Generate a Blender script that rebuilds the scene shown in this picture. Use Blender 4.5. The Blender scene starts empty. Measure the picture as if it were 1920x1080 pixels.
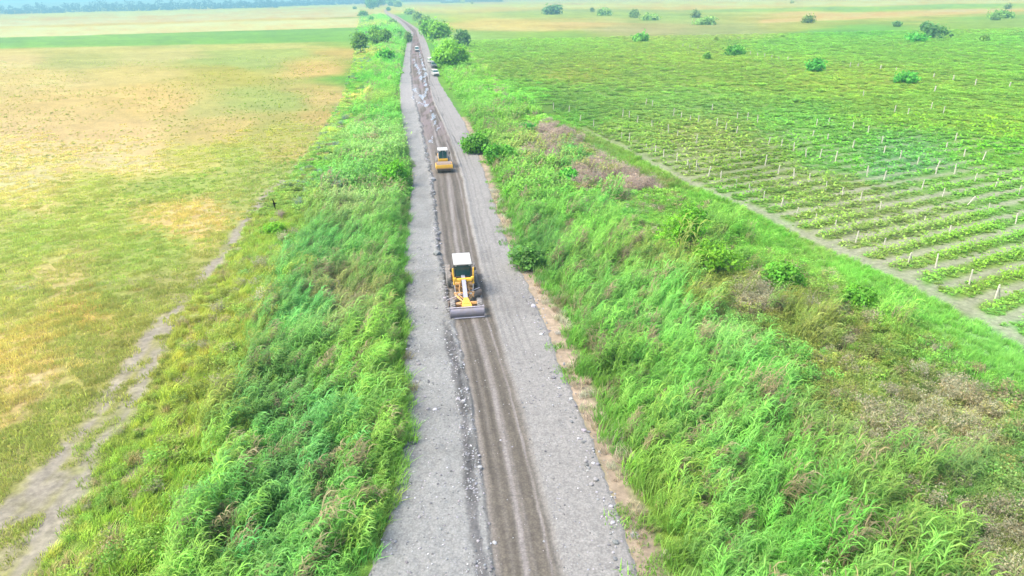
import bpy, bmesh, math, random
import numpy as np
from mathutils import Vector, Matrix
random.seed(7)
rng = np.random.default_rng(11)
sc = bpy.context.scene
C = sc.collection
rad = math.radians

# ------------------------------------------------------------------ camera model (drone, 24 m up)
CAM_H, FPX, PITCH, ROLL = 24.0, 1300.0, rad(23.0), rad(1.2)
_f = np.array([0, math.cos(PITCH), -math.sin(PITCH)])
_u0 = np.array([0, math.sin(PITCH), math.cos(PITCH)])
_r0 = np.array([1.0, 0, 0])
RGT = math.cos(ROLL) * _r0 - math.sin(ROLL) * _u0
UP = math.sin(ROLL) * _r0 + math.cos(ROLL) * _u0
FWD = _f


def G(px, py, z=0.0):
    """ground position (world x, y) seen at a pixel of the 1920 x 1080 photograph"""
    d = FWD + RGT * ((px - 960) / FPX) + UP * ((540 - py) / FPX)
    t = (z - CAM_H) / d[2]
    return float(d[0] * t), float(d[1] * t)


def at_dist(px, py, dist):
    d = FWD + RGT * ((px - 960) / FPX) + UP * ((540 - py) / FPX)
    d = d / np.linalg.norm(d)
    return Vector((d * dist + np.array([0, 0, CAM_H])).tolist())


def proj(x, y, z=0.0):
    x = np.asarray(x, float); y = np.asarray(y, float)
    vz = np.asarray(z, float) - CAM_H
    w = x * FWD[0] + y * FWD[1] + vz * FWD[2]
    w = np.where(w < 1.0, 1.0, w)
    px = 960 + FPX * (x * RGT[0] + y * RGT[1] + vz * RGT[2]) / w
    py = 540 - FPX * (x * UP[0] + y * UP[1] + vz * UP[2]) / w
    return px, py, w


# ------------------------------------------------------------------ numpy noise
def _hash(ix, iy, seed):
    h = (ix.astype(np.int64) * 374761393 + iy.astype(np.int64) * 668265263 + seed * 974634511) & 0xFFFFFFFF
    h = ((h ^ (h >> 13)) * 1274126177) & 0xFFFFFFFF
    h = ((h ^ (h >> 16)) * 2246822519) & 0xFFFFFFFF
    return ((h ^ (h >> 15)) & 0xFFFFFF) / float(0xFFFFFF)


def vnoise(x, y, seed=0):
    x = np.asarray(x, float); y = np.asarray(y, float)
    ix = np.floor(x); iy = np.floor(y)
    fx = x - ix; fy = y - iy
    fx = fx * fx * (3 - 2 * fx); fy = fy * fy * (3 - 2 * fy)
    a = _hash(ix, iy, seed); b = _hash(ix + 1, iy, seed)
    c = _hash(ix, iy + 1, seed); d = _hash(ix + 1, iy + 1, seed)
    return (a + (b - a) * fx) * (1 - fy) + (c + (d - c) * fx) * fy


def fbm(x, y, octv=4, seed=0):
    s = 0; a = 0.5; t = 0
    for k in range(octv):
        s = s + a * vnoise(x * 2 ** k + 17.3 * k, y * 2 ** k - 9.1 * k, seed + k)
        t += a; a *= 0.55
    return s / t


def smooth(e0, e1, x):
    t = np.clip((x - e0) / (e1 - e0), 0, 1)
    return t * t * (3 - 2 * t)


# ------------------------------------------------------------------ colour
def lin(c):
    c = np.asarray(c, float) / 255.0
    return np.where(c <= 0.04045, c / 12.92, ((c + 0.055) / 1.055) ** 2.4)


GAIN = 5.2         # how much brighter a sunlit surface reads in the exposed picture than its albedo
HAZE_K = 0.00045
HAZE_C = lin((158, 220, 236))


def albedo(seen_lin, dist=0.0):
    """reflectance of a surface from the colour it shows through `dist` metres of air"""
    T = np.exp(-HAZE_K * np.asarray(dist, float))[..., None]
    a = (np.asarray(seen_lin) - HAZE_C * (1 - T)) / np.maximum(T, 0.12)
    return np.clip(a, 0.03, 1.0) / GAIN


KV = np.array([2.95, 3.62, 1.50])     # leaves stand in each other's shade: their reflectance is above the mean they show


def A(r, g, b, k=1.0):
    return tuple((np.clip(lin((r, g, b)) / GAIN * k, 0.004, 0.9)).tolist())


# colours of the ground cover, sampled over the place: (px, py, r, g, b)
KEYS = """
0 35 238 225 205;300 33 245 236 208;600 22 245 228 195;100 55 248 236 200;350 55 248 238 200;600 45 245 230 185;0 78 160 212 150;300 74 155 214 140;600 66 148 216 130;450 70 150 217 138
0 110 240 225 170;300 100 222 222 160;500 98 195 222 140;640 100 225 208 140;150 116 205 216 148;450 116 184 214 134;60 150 245 225 158;250 140 236 222 150;420 140 208 208 112;600 130 240 212 140
100 200 250 222 150;300 185 246 216 140;500 185 190 212 120;400 205 215 215 130;600 180 236 212 140;50 250 252 222 153;250 255 250 220 150;420 240 232 212 130;520 250 205 208 112;590 220 226 202 125
50 320 245 220 150;200 300 248 218 150;350 300 205 210 110;450 310 180 202 100;540 290 206 202 115;50 360 225 215 130;200 350 190 206 100;350 350 170 200 92;450 370 175 196 102
375 410 238 206 130;50 450 175 202 95;200 430 180 202 95;300 470 165 196 88;50 550 185 198 102;200 540 170 192 90;120 520 208 202 120;330 540 172 188 90
30 670 232 206 120;50 740 226 206 130;150 640 180 192 92;165 600 212 188 98;0 800 200 192 95;100 800 165 186 78;60 880 165 182 82;200 700 170 182 82;30 850 150 178 68
300 720 160 182 62;250 900 150 194 55;400 750 165 190 58;400 620 182 190 68;450 540 168 190 68;350 1000 125 195 58;200 1020 140 194 58;500 1000 105 196 100;560 850 95 192 108;520 720 102 178 85;570 600 92 200 108;600 480 100 198 108
635 580 165 165 115;690 700 135 198 58;690 850 135 198 68;650 950 110 198 80;720 950 145 194 68;730 600 112 188 58;720 450 102 190 68;655 390 158 196 138;640 330 112 206 112;680 270 145 206 138;700 350 115 200 80;740 330 92 172 42;700 220 95 208 85
680 170 110 212 78;720 120 110 212 88;700 60 130 220 108;690 35 140 220 120;540 400 138 180 60;480 450 155 190 68;600 300 122 198 68;550 340 162 198 92
870 190 120 205 82;900 230 115 192 62;950 180 118 220 72;1000 240 135 212 68;920 330 110 188 58;1000 330 125 198 68;1020 245 168 166 115;1060 275 164 160 118;1130 320 168 164 118;1190 335 168 162 118;1010 300 162 176 108;1080 300 100 210 90
1040 400 112 200 62;1150 400 108 204 80;1000 470 95 172 85;1150 450 130 208 68;1250 400 125 198 52;1100 500 130 200 72;1240 485 152 178 82;1150 600 118 205 92;1250 600 115 215 95;1330 570 152 170 70;1430 560 168 178 104;1530 575 138 170 80;1400 480 120 208 58;1350 640 138 220 125
1300 700 118 204 88;1500 620 150 170 65;1450 700 113 205 90;1550 660 162 168 92;1600 700 152 174 80;1700 680 142 188 58;1700 800 153 168 118;1800 790 173 168 130;1850 720 110 198 58;1600 850 142 176 102;1750 870 125 192 112;1850 900 115 174 102;1650 950 125 184 72
1450 850 120 205 85;1300 850 125 202 95;1350 950 120 198 95;1250 950 142 196 58;1500 1000 108 210 68;1850 1040 152 168 112;1750 1000 120 188 68;1600 1040 125 198 80;1180 750 115 188 58;1100 650 115 184 58
1050 230 120 220 58;1200 310 138 210 48;1300 370 130 220 58;1450 440 123 226 58;1600 520 130 235 70;1750 590 140 238 88;1880 660 140 234 108
1150 240 150 206 82;1300 260 168 198 95;1250 290 152 196 85;1400 320 130 178 52;1330 300 162 194 90;1500 350 156 194 88;1600 380 162 194 98;1700 420 162 196 105;1800 470 150 206 72;1800 340 140 215 78;1880 400 135 210 82;1500 420 162 200 90;1600 440 168 196 110;1650 470 166 200 100;1850 540 152 200 68
1000 120 150 200 72;1100 140 168 202 82;1200 150 152 202 95;1300 100 166 212 58;1500 80 150 212 58;1700 100 145 215 68;1880 100 145 220 72;1400 160 152 206 78;1600 150 166 212 68;1100 180 135 202 88;1050 195 110 178 62;1300 190 145 212 100;1500 220 130 216 82;1700 200 152 216 62;1850 230 156 220 42;1600 290 120 212 72;1700 300 112 208 105;1850 290 125 220 42;1050 70 160 212 118;950 100 145 212 68
900 70 166 216 138;950 45 236 226 170;1080 45 232 216 170;1000 25 190 226 172;900 16 232 226 182;1200 55 200 208 166;1350 57 190 212 165;1200 28 172 216 158;1300 12 238 228 195;1500 42 216 216 158;1550 28 246 222 180;1700 28 242 216 178;1850 20 236 226 198
1600 19 168 222 148;1800 12 162 222 162;1400 22 205 226 170;1700 4 242 232 212;1500 4 236 236 208;1600 60 138 214 108;1800 55 166 216 118;1880 40 168 216 148;1900 70 150 216 108;800 12 210 226 196;675 130 150 205 95;700 100 128 206 92;690 150 112 206 85;730 85 125 210 98;672 180 150 205 92;655 215 128 205 88;690 75 135 212 105;1100 4 218 232 208
""".replace("\n", ";")
KEYS = np.array([[float(v) for v in k.split()] for k in KEYS.split(";") if k.strip()])
_g = KEYS[:, 2:5] @ np.array([.30, .59, .11]); _sat = np.where(KEYS[:, 1] < 95, .08, np.where(KEYS[:, 0] * .9 + KEYS[:, 1] < 780, .12, .24))
KEYS[:, 2:5] += (_g[:, None] - KEYS[:, 2:5]) * _sat[:, None]
KEYS[:, 2] += np.where(_sat > .2, 4, 0)


def _uv(px, py):
    return px * 0.5, 230 * np.log(np.maximum(py, -25) + 32)


_ku, _kv = _uv(KEYS[:, 0], KEYS[:, 1])
_kl = lin(KEYS[:, 2:5])


# straight-edged plots far off: ((x, top, bottom), (x, top, bottom)), colour, strength
PLOTS = [
    ((-300, 34, 58), (680, 8, 31), (243, 230, 210), 1), ((-300, 46, 49), (680, 19, 20.5), (236, 216, 204), .7),
    ((-300, 58, 64), (680, 30, 35), (216, 214, 168), .9), ((-300, 63, 80), (680, 34, 52), (250, 242, 205), 1),
    ((-300, 79, 98), (680, 51, 78), (152, 214, 136), .95), ((-300, 96, 112), (680, 77, 88), (236, 230, 170), .55),
    ((880, 1, 8), (1990, -8, 0), (206, 230, 212), .8), ((960, 8, 15), (1990, -2, 5), (244, 234, 202), .95),
    ((1280, 19, 24), (1990, 5, 15), (172, 222, 152), .9), ((1420, 37, 44), (1990, 14, 18), (247, 224, 184), 1),
    ((1420, 44, 58), (1990, 18, 30), (146, 212, 130), .6),
    ((930, 15, 40), (1440, 20, 46), (182, 216, 160), .75), ((880, 38, 52), (1090, 38, 54), (238, 228, 172), .7),
    ((1100, 48, 60), (1330, 50, 62), (206, 208, 176), .6),
]


def far_plots(px, py, col):
    n1 = 1.2 * (fbm(px / 40, py / 6, 3, 201) - .5)
    n2 = fbm(px / 60, py / 2.2, 4, 202)
    for (x0, t0, b0), (x1, t1, b1), rgb, st in PLOTS:
        t = (px - x0) / (x1 - x0)
        top = t0 + (t1 - t0) * t; bot = b0 + (b1 - b0) * t
        e = 9 if st < .8 else 1.0
        m = smooth(-.6, .6, py + n1 - top) * smooth(.6, -.6, py + n1 - bot) * smooth(-e, e * 4 if x0 > 0 else .1, (px - x0) / 4) * smooth(-e, e * 4 if x1 < 1500 else .1, (x1 - px) / 4)
        m = m * st * (1 if st > .94 else .55 + .9 * (n2 - .25))
        col = col + (lin(rgb) - col) * np.clip(m, 0, 1)[..., None]
    fade = smooth(330, 90, py)
    q = py + px * .028 * smooth(0, 660, px) * (px < 700) - px * .012 * (px > 760)
    st = fbm(px / 160, q / 2.6, 4, 205) * .6 + .4 * fbm(px / 300, q / 9, 3, 206)
    col = col * (1 + np.array([.26, .20, .34]) * ((st - .5) * 1.6 * fade)[..., None])
    return col * (1 - np.array([0, 0, .25]) * fade[..., None])


def cover_seen(x, y):
    """colour (linear, as it shows) of the ground cover at a world position"""
    px, py, w = proj(x, y)
    u, v = _uv(px, py)
    s = 14
    u = u + 60 * (fbm(u / 70, v / 28, 4, 3) - 0.5)
    v = v + 30 * (fbm(u / 80 + 50, v / 24, 4, 5) - 0.5)
    out = np.zeros(x.shape + (3,)); wt = np.zeros(x.shape)
    for k in range(len(KEYS)):
        d2 = (u - _ku[k]) ** 2 + (1.5 * (v - _kv[k])) ** 2
        ww = 1.0 / (d2 + 60) ** 2.2
        wt += ww
        out += ww[..., None] * _kl[k]
    return far_plots(px, py, out / wt[..., None])


# ------------------------------------------------------------------ edges of road, belts and vineyard (world x as a function of world y)
def edge(pts):
    w = sorted([G(*p)[::-1] for p in pts])
    ys = np.array([p[0] for p in w]); xs = np.array([p[1] for p in w])

    def f(y):
        y = np.asarray(y, float)
        r = np.interp(y, ys, xs)
        r = np.where(y < ys[0], xs[0] + (y - ys[0]) * (xs[1] - xs[0]) / (ys[1] - ys[0]), r)
        return r
    return f


ROAD_L = edge([(700, 1080), (735, 960), (755, 870), (764, 780), (764, 690), (765, 600), (763, 520), (762, 450), (770, 390), (776, 345), (772, 300), (757, 240), (750, 160), (757, 120), (762, 85), (768, 72), (767, 62), (752, 45), (735, 33), (722, 24), (719, 18)])
ROAD_R = edge([(1190, 1080), (1145, 930), (1095, 800), (1048, 690), (1012, 590), (975, 510), (940, 430), (915, 350), (895, 290), (870, 230), (845, 190), (823, 155), (812, 120), (800, 80), (788, 57), (770, 45), (745, 30), (726, 22), (723, 17)])
LANE_L = edge([(925, 1080), (905, 900), (872, 690), (850, 600), (838, 540), (826, 470), (818, 400), (811, 330), (800, 280), (790, 230), (778, 190), (772, 150), (770, 110), (772, 85), (776, 62), (760, 45), (740, 30)])
LANE_R = edge([(1052, 1080), (1010, 900), (962, 720), (925, 600), (900, 500), (882, 420), (868, 340), (850, 280), (830, 230), (812, 190), (803, 150), (795, 110), (787, 80), (780, 57), (765, 45), (742, 30)])
BELT_R = edge([(1240, 1080), (1195, 960), (1135, 810), (1080, 680), (1035, 570), (985, 490), (948, 420), (926, 350), (903, 290), (882, 240), (855, 190), (828, 150), (818, 118), (808, 80), (796, 57), (778, 45), (748, 28)])
BELT_L = edge([(60, 1080), (150, 960), (190, 850), (270, 730), (325, 610), (400, 510), (470, 415), (540, 340), (600, 260), (640, 190), (662, 120), (668, 60), (676, 30)])
VINE_E = edge([(1045, 215), (1090, 240), (1180, 282), (1290, 340), (1430, 400), (1560, 465), (1700, 525), (1850, 600), (1925, 640)])
STRIP_L = edge([(1000, 205), (1060, 250), (1150, 310), (1290, 385), (1420, 455), (1560, 530), (1700, 610), (1830, 690), (1925, 745)])

VD = np.array([0.905, 0.425])          # direction of the vine rows
VN = np.array([-0.425, 0.905])
ROW0, ROWS = 26.0, 3.15

# ------------------------------------------------------------------ helpers


def tag(o, label=None, cat=None, group=None, kind=None):
    if label: o['label'] = label
    if cat: o['category'] = cat
    if group: o['group'] = group
    if kind: o['kind'] = kind
    return o


def empty(name, loc, rz=0.0):
    o = bpy.data.objects.new(name, None); C.objects.link(o)
    o.location = loc; o.rotation_euler = (0, 0, rz); o.empty_display_size = 0.3
    return o


def link(name, me, parent=None, loc=None):
    o = bpy.data.objects.new(name, me); C.objects.link(o)
    if parent: o.parent = parent
    if loc is not None: o.location = loc
    return o


def np_mesh(name, verts, faces=None, quads=None, cols=None, mat=None, smoothf=False, attr='col'):
    """mesh from arrays; quads: (n,4) int array (a repeated last index makes a triangle not allowed)"""
    me = bpy.data.meshes.new(name)
    if quads is not None:
        nv, nf = len(verts), len(quads)
        me.vertices.add(nv); me.vertices.foreach_set('co', np.asarray(verts, 'f').ravel())
        me.loops.add(nf * 4); me.loops.foreach_set('vertex_index', np.asarray(quads, 'i').ravel())
        me.polygons.add(nf); me.polygons.foreach_set('loop_start', np.arange(0, nf * 4, 4, dtype='i'))
        me.polygons.foreach_set('loop_total', np.full(nf, 4, 'i'))
        me.update(calc_edges=True)
    else:
        me.from_pydata([tuple(v) for v in verts], [], [tuple(f) for f in faces])
    if cols is not None:
        a = me.attributes.new(attr, 'FLOAT_COLOR', 'POINT')
        a.data.foreach_set('color', np.c_[np.asarray(cols), np.ones(len(cols))].astype('f').ravel())
    if smoothf:
        me.polygons.foreach_set('use_smooth', np.ones(len(me.polygons), bool))
    if mat: me.materials.append(mat)
    return me


class N:
    """small node-tree helper"""
    def __init__(s, name):
        s.m = bpy.data.materials.new(name); s.m.use_nodes = True
        s.t = s.m.node_tree; s.b = s.t.nodes['Principled BSDF']; s.out = s.t.nodes['Material Output']

    def n(s, typ, **kw):
        x = s.t.nodes.new(typ)
        for k, v in kw.items(): setattr(x, k, v)
        return x

    def l(s, a, b): s.t.links.new(a, b)

    def noise(s, scale, detail=4, coord=None, rough=0.6):
        x = s.n('ShaderNodeTexNoise'); x.inputs['Scale'].default_value = scale
        x.inputs['Detail'].default_value = detail; x.inputs['Roughness'].default_value = rough
        if coord is not None: s.l(coord, x.inputs['Vector'])
        return x.outputs['Fac']

    def ramp(s, fac, a, b, va=0.0, vb=1.0):
        x = s.n('ShaderNodeMapRange'); s.l(fac, x.inputs[0])
        x.inputs[1].default_value = a; x.inputs[2].default_value = b
        x.inputs[3].default_value = va; x.inputs[4].default_value = vb
        return x.outputs[0]

    def math(s, op, a, b):
        x = s.n('ShaderNodeMath', operation=op)
        for i, v in enumerate((a, b)):
            if isinstance(v, (int, float)): x.inputs[i].default_value = v
            else: s.l(v, x.inputs[i])
        return x.outputs[0]

    def scale(s, col, fac):
        x = s.n('ShaderNodeVectorMath', operation='SCALE')
        s.l(col, x.inputs[0])
        if isinstance(fac, (int, float)): x.inputs['Scale'].default_value = fac
        else: s.l(fac, x.inputs['Scale'])
        return x.outputs[0]

    def mix(s, fac, a, b):
        x = s.n('ShaderNodeMix', data_type='RGBA')
        for i, v in ((0, fac), (6, a), (7, b)):
            if isinstance(v, (int, float)): x.inputs[i].default_value = v
            elif isinstance(v, tuple): x.inputs[i].default_value = (*v[:3], 1)
            else: s.l(v, x.inputs[i])
        return x.outputs[2]

    def bump(s, h, strength, dist=0.1):
        x = s.n('ShaderNodeBump'); x.inputs['Strength'].default_value = strength; x.inputs['Distance'].default_value = dist
        s.l(h, x.inputs['Height']); s.l(x.outputs[0], s.b.inputs['Normal'])


def paint(name, col, rough=0.45, metal=0.0, dust=0.35, dustcol=(0.17, 0.15, 0.125), scale=3.0):
    k = N(name)
    g = k.n('ShaderNodeNewGeometry')
    tc = k.n('ShaderNodeTexCoord').outputs['Object']
    f = k.noise(scale, 5, tc)
    f2 = k.ramp(f, 0.38, 0.72, 0.0, dust)
    k.l(k.mix(f2, col, dustcol), k.b.inputs['Base Color'])
    k.l(k.ramp(f, 0.3, 0.7, rough, min(1, rough + 0.3)), k.b.inputs['Roughness'])
    k.b.inputs['Metallic'].default_value = metal
    return k.m


YELLOW = paint('yellow_paint', (0.46, 0.255, 0.008), 0.45, 0, 0.24)
ORANGE = paint('dusty_orange_paint', (0.330, 0.162, 0.030), 0.6, 0, 0.7)
WHITE = paint('white_paint', (0.235, 0.233, 0.21), 0.4, 0, 0.3)
PALE = paint('pale_grey_paint', (0.155, 0.16, 0.195), 0.5, 0, 0.2)
STEEL = paint('worn_steel', (0.162, 0.150, 0.174), 0.45, 0.5, 0.6)
EDGEM = paint('bright_steel', (0.372, 0.330, 0.336), 0.35, 0.4, 0.2)
DARK = paint('dark_metal', (0.021, 0.020, 0.018), 0.6, 0.1, 0.5)
RUBBER = paint('dusty_rubber', (0.095, 0.09, 0.082), 0.85, 0, 0.85, (0.24, 0.22, 0.20), 2.0)
RIM = paint('rim_paint', (0.270, 0.180, 0.036), 0.5, 0, 0.6)
CHROME = paint('chrome_rod', (0.450, 0.432, 0.444), 0.2, 0.6, 0.1)
INTERIOR = paint('cab_interior', (0.02, 0.035, 0.035), 0.8, 0, 0.2)
LIGHTM = paint('lamp_lens', (0.24, 0.235, 0.21), 0.15, 0, 0.1)
GREYCAR = paint('grey_car_paint', (0.060, 0.072, 0.084), 0.3, 0.2, 0.25)
SOIL = paint('caked_earth', (0.120, 0.087, 0.066), 0.95, 0, 0.5)
REDL = paint('tail_lamp', (0.4, 0.02, 0.015), 0.3, 0, 0.1)
GLASS = N('tinted_glass')
GLASS.b.inputs['Base Color'].default_value = (0.016, 0.05, 0.048, 1); GLASS.b.inputs['Roughness'].default_value = 0.08
GLASS.b.inputs['Specular IOR Level'].default_value = 0.35
GLASS = GLASS.m


class MB:
    """collects shapes into one bmesh"""
    def __init__(s): s.bm = bmesh.new()

    def box(s, c, size, rot=(0, 0, 0), bev=0.02, taper=None):
        r = bmesh.ops.create_cube(s.bm, size=1.0); vs = r['verts']
        for v in vs:
            if taper and v.co.z > 0: v.co.x *= taper[0]; v.co.y *= taper[1]
            v.co = Vector((v.co.x * size[0], v.co.y * size[1], v.co.z * size[2]))
        M = Matrix.Translation(c) @ Matrix.Rotation(rot[2], 4, 'Z') @ Matrix.Rotation(rot[1], 4, 'Y') @ Matrix.Rotation(rot[0], 4, 'X')
        bmesh.ops.transform(s.bm, matrix=M, verts=vs)
        if bev:
            es = list({e for v in vs for e in v.link_edges})
            bmesh.ops.bevel(s.bm, geom=es, offset=min(bev, min(size) * 0.3), segments=2, affect='EDGES', profile=0.6)
        return s

    def tube(s, p0, p1, r0, r1=None, seg=14, bev=0):
        p0, p1 = Vector(p0), Vector(p1); d = p1 - p0
        r = bmesh.ops.create_cone(s.bm, cap_ends=True, segments=seg, radius1=r0, radius2=r0 if r1 is None else r1, depth=d.length)
        M = Matrix.Translation((p0 + p1) / 2) @ d.to_track_quat('Z', 'Y').to_matrix().to_4x4()
        bmesh.ops.transform(s.bm, matrix=M, verts=r['verts'])
        return s

    def prism(s, prof, x0, x1, bev=0.0, axis='X'):
        """profile of (y, z) points run from x0 to x1"""
        def P(x, a, b): return (x, a, b) if axis == 'X' else (a, b, x)
        a = [s.bm.verts.new(P(x0, *p)) for p in prof]; b = [s.bm.verts.new(P(x1, *p)) for p in prof]
        n = len(prof)
        fs = [s.bm.faces.new(a), s.bm.faces.new(b[::-1])]
        for i in range(n): fs.append(s.bm.faces.new((a[i], a[(i + 1) % n], b[(i + 1) % n], b[i])))
        bmesh.ops.recalc_face_normals(s.bm, faces=fs)
        if bev:
            es = list({e for f in fs for e in f.edges})
            bmesh.ops.bevel(s.bm, geom=es, offset=bev, segments=2, affect='EDGES', profile=0.6)
        return s

    def loft(s, rings):
        """skin a list of closed rings (each a list of points)"""
        vs = [[s.bm.verts.new(p) for p in r] for r in rings]
        n = len(vs[0]); fs = []
        for a, b in zip(vs, vs[1:]):
            for i in range(n): fs.append(s.bm.faces.new((a[i], a[(i + 1) % n], b[(i + 1) % n], b[i])))
        fs.append(s.bm.faces.new(vs[0][::-1])); fs.append(s.bm.faces.new(vs[-1]))
        bmesh.ops.recalc_face_normals(s.bm, faces=fs)
        return s

    def lathe(s, prof, c, seg=28):
        """(r, x) profile turned about the local X axis at c"""
        rings = []
        for k in range(seg):
            a = 2 * math.pi * k / seg
            rings.append([s.bm.verts.new((c[0] + x, c[1] + r * math.cos(a), c[2] + r * math.sin(a))) for r, x in prof])
        fs = []
        for k in range(seg):
            a, b = rings[k], rings[(k + 1) % seg]
            for i in range(len(prof) - 1): fs.append(s.bm.faces.new((a[i], a[i + 1], b[i + 1], b[i])))
        for idx in (0, len(prof) - 1): fs.append(s.bm.faces.new([r[idx] for r in rings]))
        bmesh.ops.recalc_face_normals(s.bm, faces=fs)
        return s

    def build(s, name, mat, parent=None, label=None):
        me = bpy.data.meshes.new(name); s.bm.to_mesh(me); s.bm.free(); me.materials.append(mat)
        for p in me.polygons: p.use_smooth = False
        o = link(name, me, parent)
        if label: o['label'] = label
        return o


def wheel(parent, c, r, w, lug=True):
    """tyre with tread lugs, and the rim as its sub-part"""
    m = MB()
    h = w / 2
    m.lathe([(r * 0.58, -h * 0.75), (r * 0.75, -h), (r * 0.93, -h * 0.92), (r, -h * 0.6), (r, h * 0.6), (r * 0.93, h * 0.92), (r * 0.75, h), (r * 0.58, h * 0.75)], c)
    if lug:
        for k in range(20):
            a = 2 * math.pi * k / 20
            for sg in (-1, 1):
                p = Vector((c[0] + sg * h * 0.45, c[1] + (r + .012) * math.cos(a + sg * .08), c[2] + (r + .012) * math.sin(a + sg * .08)))
                m.box(p, (h * 0.85, 0.055, 0.06), (a, 0, 0), 0)
    t = m.build('wheel', RUBBER, parent)
    q = MB()
    q.lathe([(0.05, -h * 0.55), (r * .5, -h * .5), (r * .585, -h * .74), (r * .585, h * .74), (r * .5, h * .5), (0.05, h * .55)], c, 20)
    q.tube((c[0] - h * .7, c[1], c[2]), (c[0] + h * .7, c[1], c[2]), r * .2)
    q.build('rim', RIM, t)
    return t


# ------------------------------------------------------------------ plants: materials and prototype clumps
def leaf_material(name, inst=True, rough=0.55, trans=0.55):
    k = N(name)
    if inst:
        a = k.n('ShaderNodeAttribute', attribute_type='INSTANCER', attribute_name='tint').outputs['Color']
        v = k.n('ShaderNodeAttribute', attribute_type='GEOMETRY', attribute_name='col').outputs['Color']
        mm = k.n('ShaderNodeVectorMath', operation='MULTIPLY'); k.l(a, mm.inputs[0]); k.l(v, mm.inputs[1])
        col = mm.outputs[0]
    else:
        col = k.n('ShaderNodeAttribute', attribute_type='GEOMETRY', attribute_name='col').outputs['Color']
    k.l(col, k.b.inputs['Base Color']); k.b.inputs['Roughness'].default_value = rough
    k.b.inputs['Specular IOR Level'].default_value = 0.25
    tr = k.n('ShaderNodeBsdfTranslucent'); k.l(col, tr.inputs['Color'])
    mx = k.n('ShaderNodeMixShader'); mx.inputs[0].default_value = trans
    k.l(k.b.outputs[0], mx.inputs[1]); k.l(tr.outputs[0], mx.inputs[2]); k.l(mx.outputs[0], k.out.inputs['Surface'])
    return k.m


LEAF_I = leaf_material('clump_leaf')
LEAF = leaf_material('crown_leaf', False)
BARK = paint('bark', (0.10, 0.08, 0.06), 0.9, 0, 0.3)


class Strips:
    def __init__(s): s.v = []; s.q = []; s.c = []

    def strip(s, pts, widths, side, col):
        """ribbon through pts (list of Vector), widths, sideways direction"""
        b = len(s.v)
        for p, w in zip(pts, widths):
            s.v += [(p - side * w / 2)[:], (p + side * w / 2)[:]]
            s.c += [col, col]
        for i in range(len(pts) - 1):
            s.q.append((b + 2 * i, b + 2 * i + 1, b + 2 * i + 3, b + 2 * i + 2))

    def quad(s, c, n, size, col, aspect=1.6):
        n = n.normalized()
        t = n.cross(Vector((random.gauss(0, 1), random.gauss(0, 1), random.gauss(0, 1))))
        if t.length < 1e-4: return
        t.normalize(); u = n.cross(t)
        a = t * size * aspect / 2; d = u * size / 2
        b = len(s.v)
        s.v += [(c - a)[:], (c + d - a * .1)[:], (c + a)[:], (c - d - a * .1)[:]]
        s.c += [col] * 4
        s.q.append((b, b + 1, b + 2, b + 3))

    def mesh(s, name, mat): return np_mesh(name, s.v, quads=s.q, cols=s.c, mat=mat)


def jit(k, hue=0.06):
    g = random.gauss(1, k)
    return (max(.2, g * (1 + random.gauss(0, hue))), max(.2, g), max(.2, g * (1 + random.gauss(0, hue))))


def reed_clump(nstem, R, hmin, hmax, lw, nleaf, lean=0.30):
    s = Strips()
    for _ in range(nstem):
        a = random.uniform(0, 6.283); r = R * math.sqrt(random.random())
        b = Vector((r * math.cos(a), r * math.sin(a), 0)); h = random.uniform(hmin, hmax)
        ln = Vector((lean + random.gauss(0, .09), random.gauss(0.10, .10), 0)) * h
        pt = lambda t: b + Vector((0, 0, h * t * (1 - 0.06 * t))) + ln * t * t
        cs = jit(.12)
        s.strip([pt(0), pt(.5), pt(1)], [.022, .018, .008], Vector((0.7, -.7, 0)), cs)
        for i in range(nleaf):
            t = 0.22 + 0.78 * (i + random.random() * .6) / nleaf
            p = pt(min(t, 1)); L = random.uniform(.38, .68) * (1.1 - .35 * t)
            az = (i % 2) * math.pi + random.gauss(0, .7)
            d = Vector((math.cos(az) * .75 + .75, math.sin(az) * .75 + .2, 0))
            if d.length < .2: d = Vector((1, 0, 0))
            d.normalize()
            el = random.uniform(.25, .95)
            p1 = p + d * L * .5 * math.cos(el) + Vector((0, 0, L * .5 * math.sin(el)))
            p2 = p1 + d * L * .55 + Vector((0, 0, L * random.uniform(-.28, .06)))
            sd = d.cross(Vector((0, 0, 1))).normalized()
            sd = (sd + Vector((0, 0, random.uniform(-.5, .5)))).normalized()
            s.strip([p, p1, p2], [lw * .7, lw, lw * .12], sd, jit(.2))
    return s


def weed_clump(R, h, n, size, flat=.7):
    s = Strips()
    nl = 7
    lobes = [(Vector((random.uniform(-R, R) * .7, random.uniform(-R, R) * .7, 0)), random.uniform(.6, 1.0) * h, random.uniform(.3, .55) * R, jit(.09)) for _ in range(nl)]
    for _ in range(n):
        c, hh, rr, cj = random.choice(lobes)
        t = random.random() ** .6
        p = c + Vector((random.gauss(0, rr * .6), random.gauss(0, rr * .6), hh * t))
        nn = Vector((random.gauss(0, .6), random.gauss(0, .6), flat + random.random() * .4))
        j = jit(.16)
        s.quad(p, nn, size * random.uniform(.6, 1.4), tuple(a * b for a, b in zip(cj, j)), 2.0)
    return s


def grass_clump(R, h, n, w, lean=.25):
    s = Strips()
    for _ in range(n):
        a = random.uniform(0, 6.283); r = R * math.sqrt(random.random())
        b = Vector((r * math.cos(a), r * math.sin(a), 0)); hh = h * random.uniform(.55, 1.15)
        d = Vector((lean + random.gauss(0, .35), random.gauss(.08, .35), 0)) * hh
        s.strip([b, b + Vector((0, 0, hh * .6)) + d * .35, b + Vector((0, 0, hh * .95)) + d * 1.1], [w, w * .9, w * .15], Vector((math.cos(a), math.sin(a), 0)), jit(.13, .04))
    return s


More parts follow.
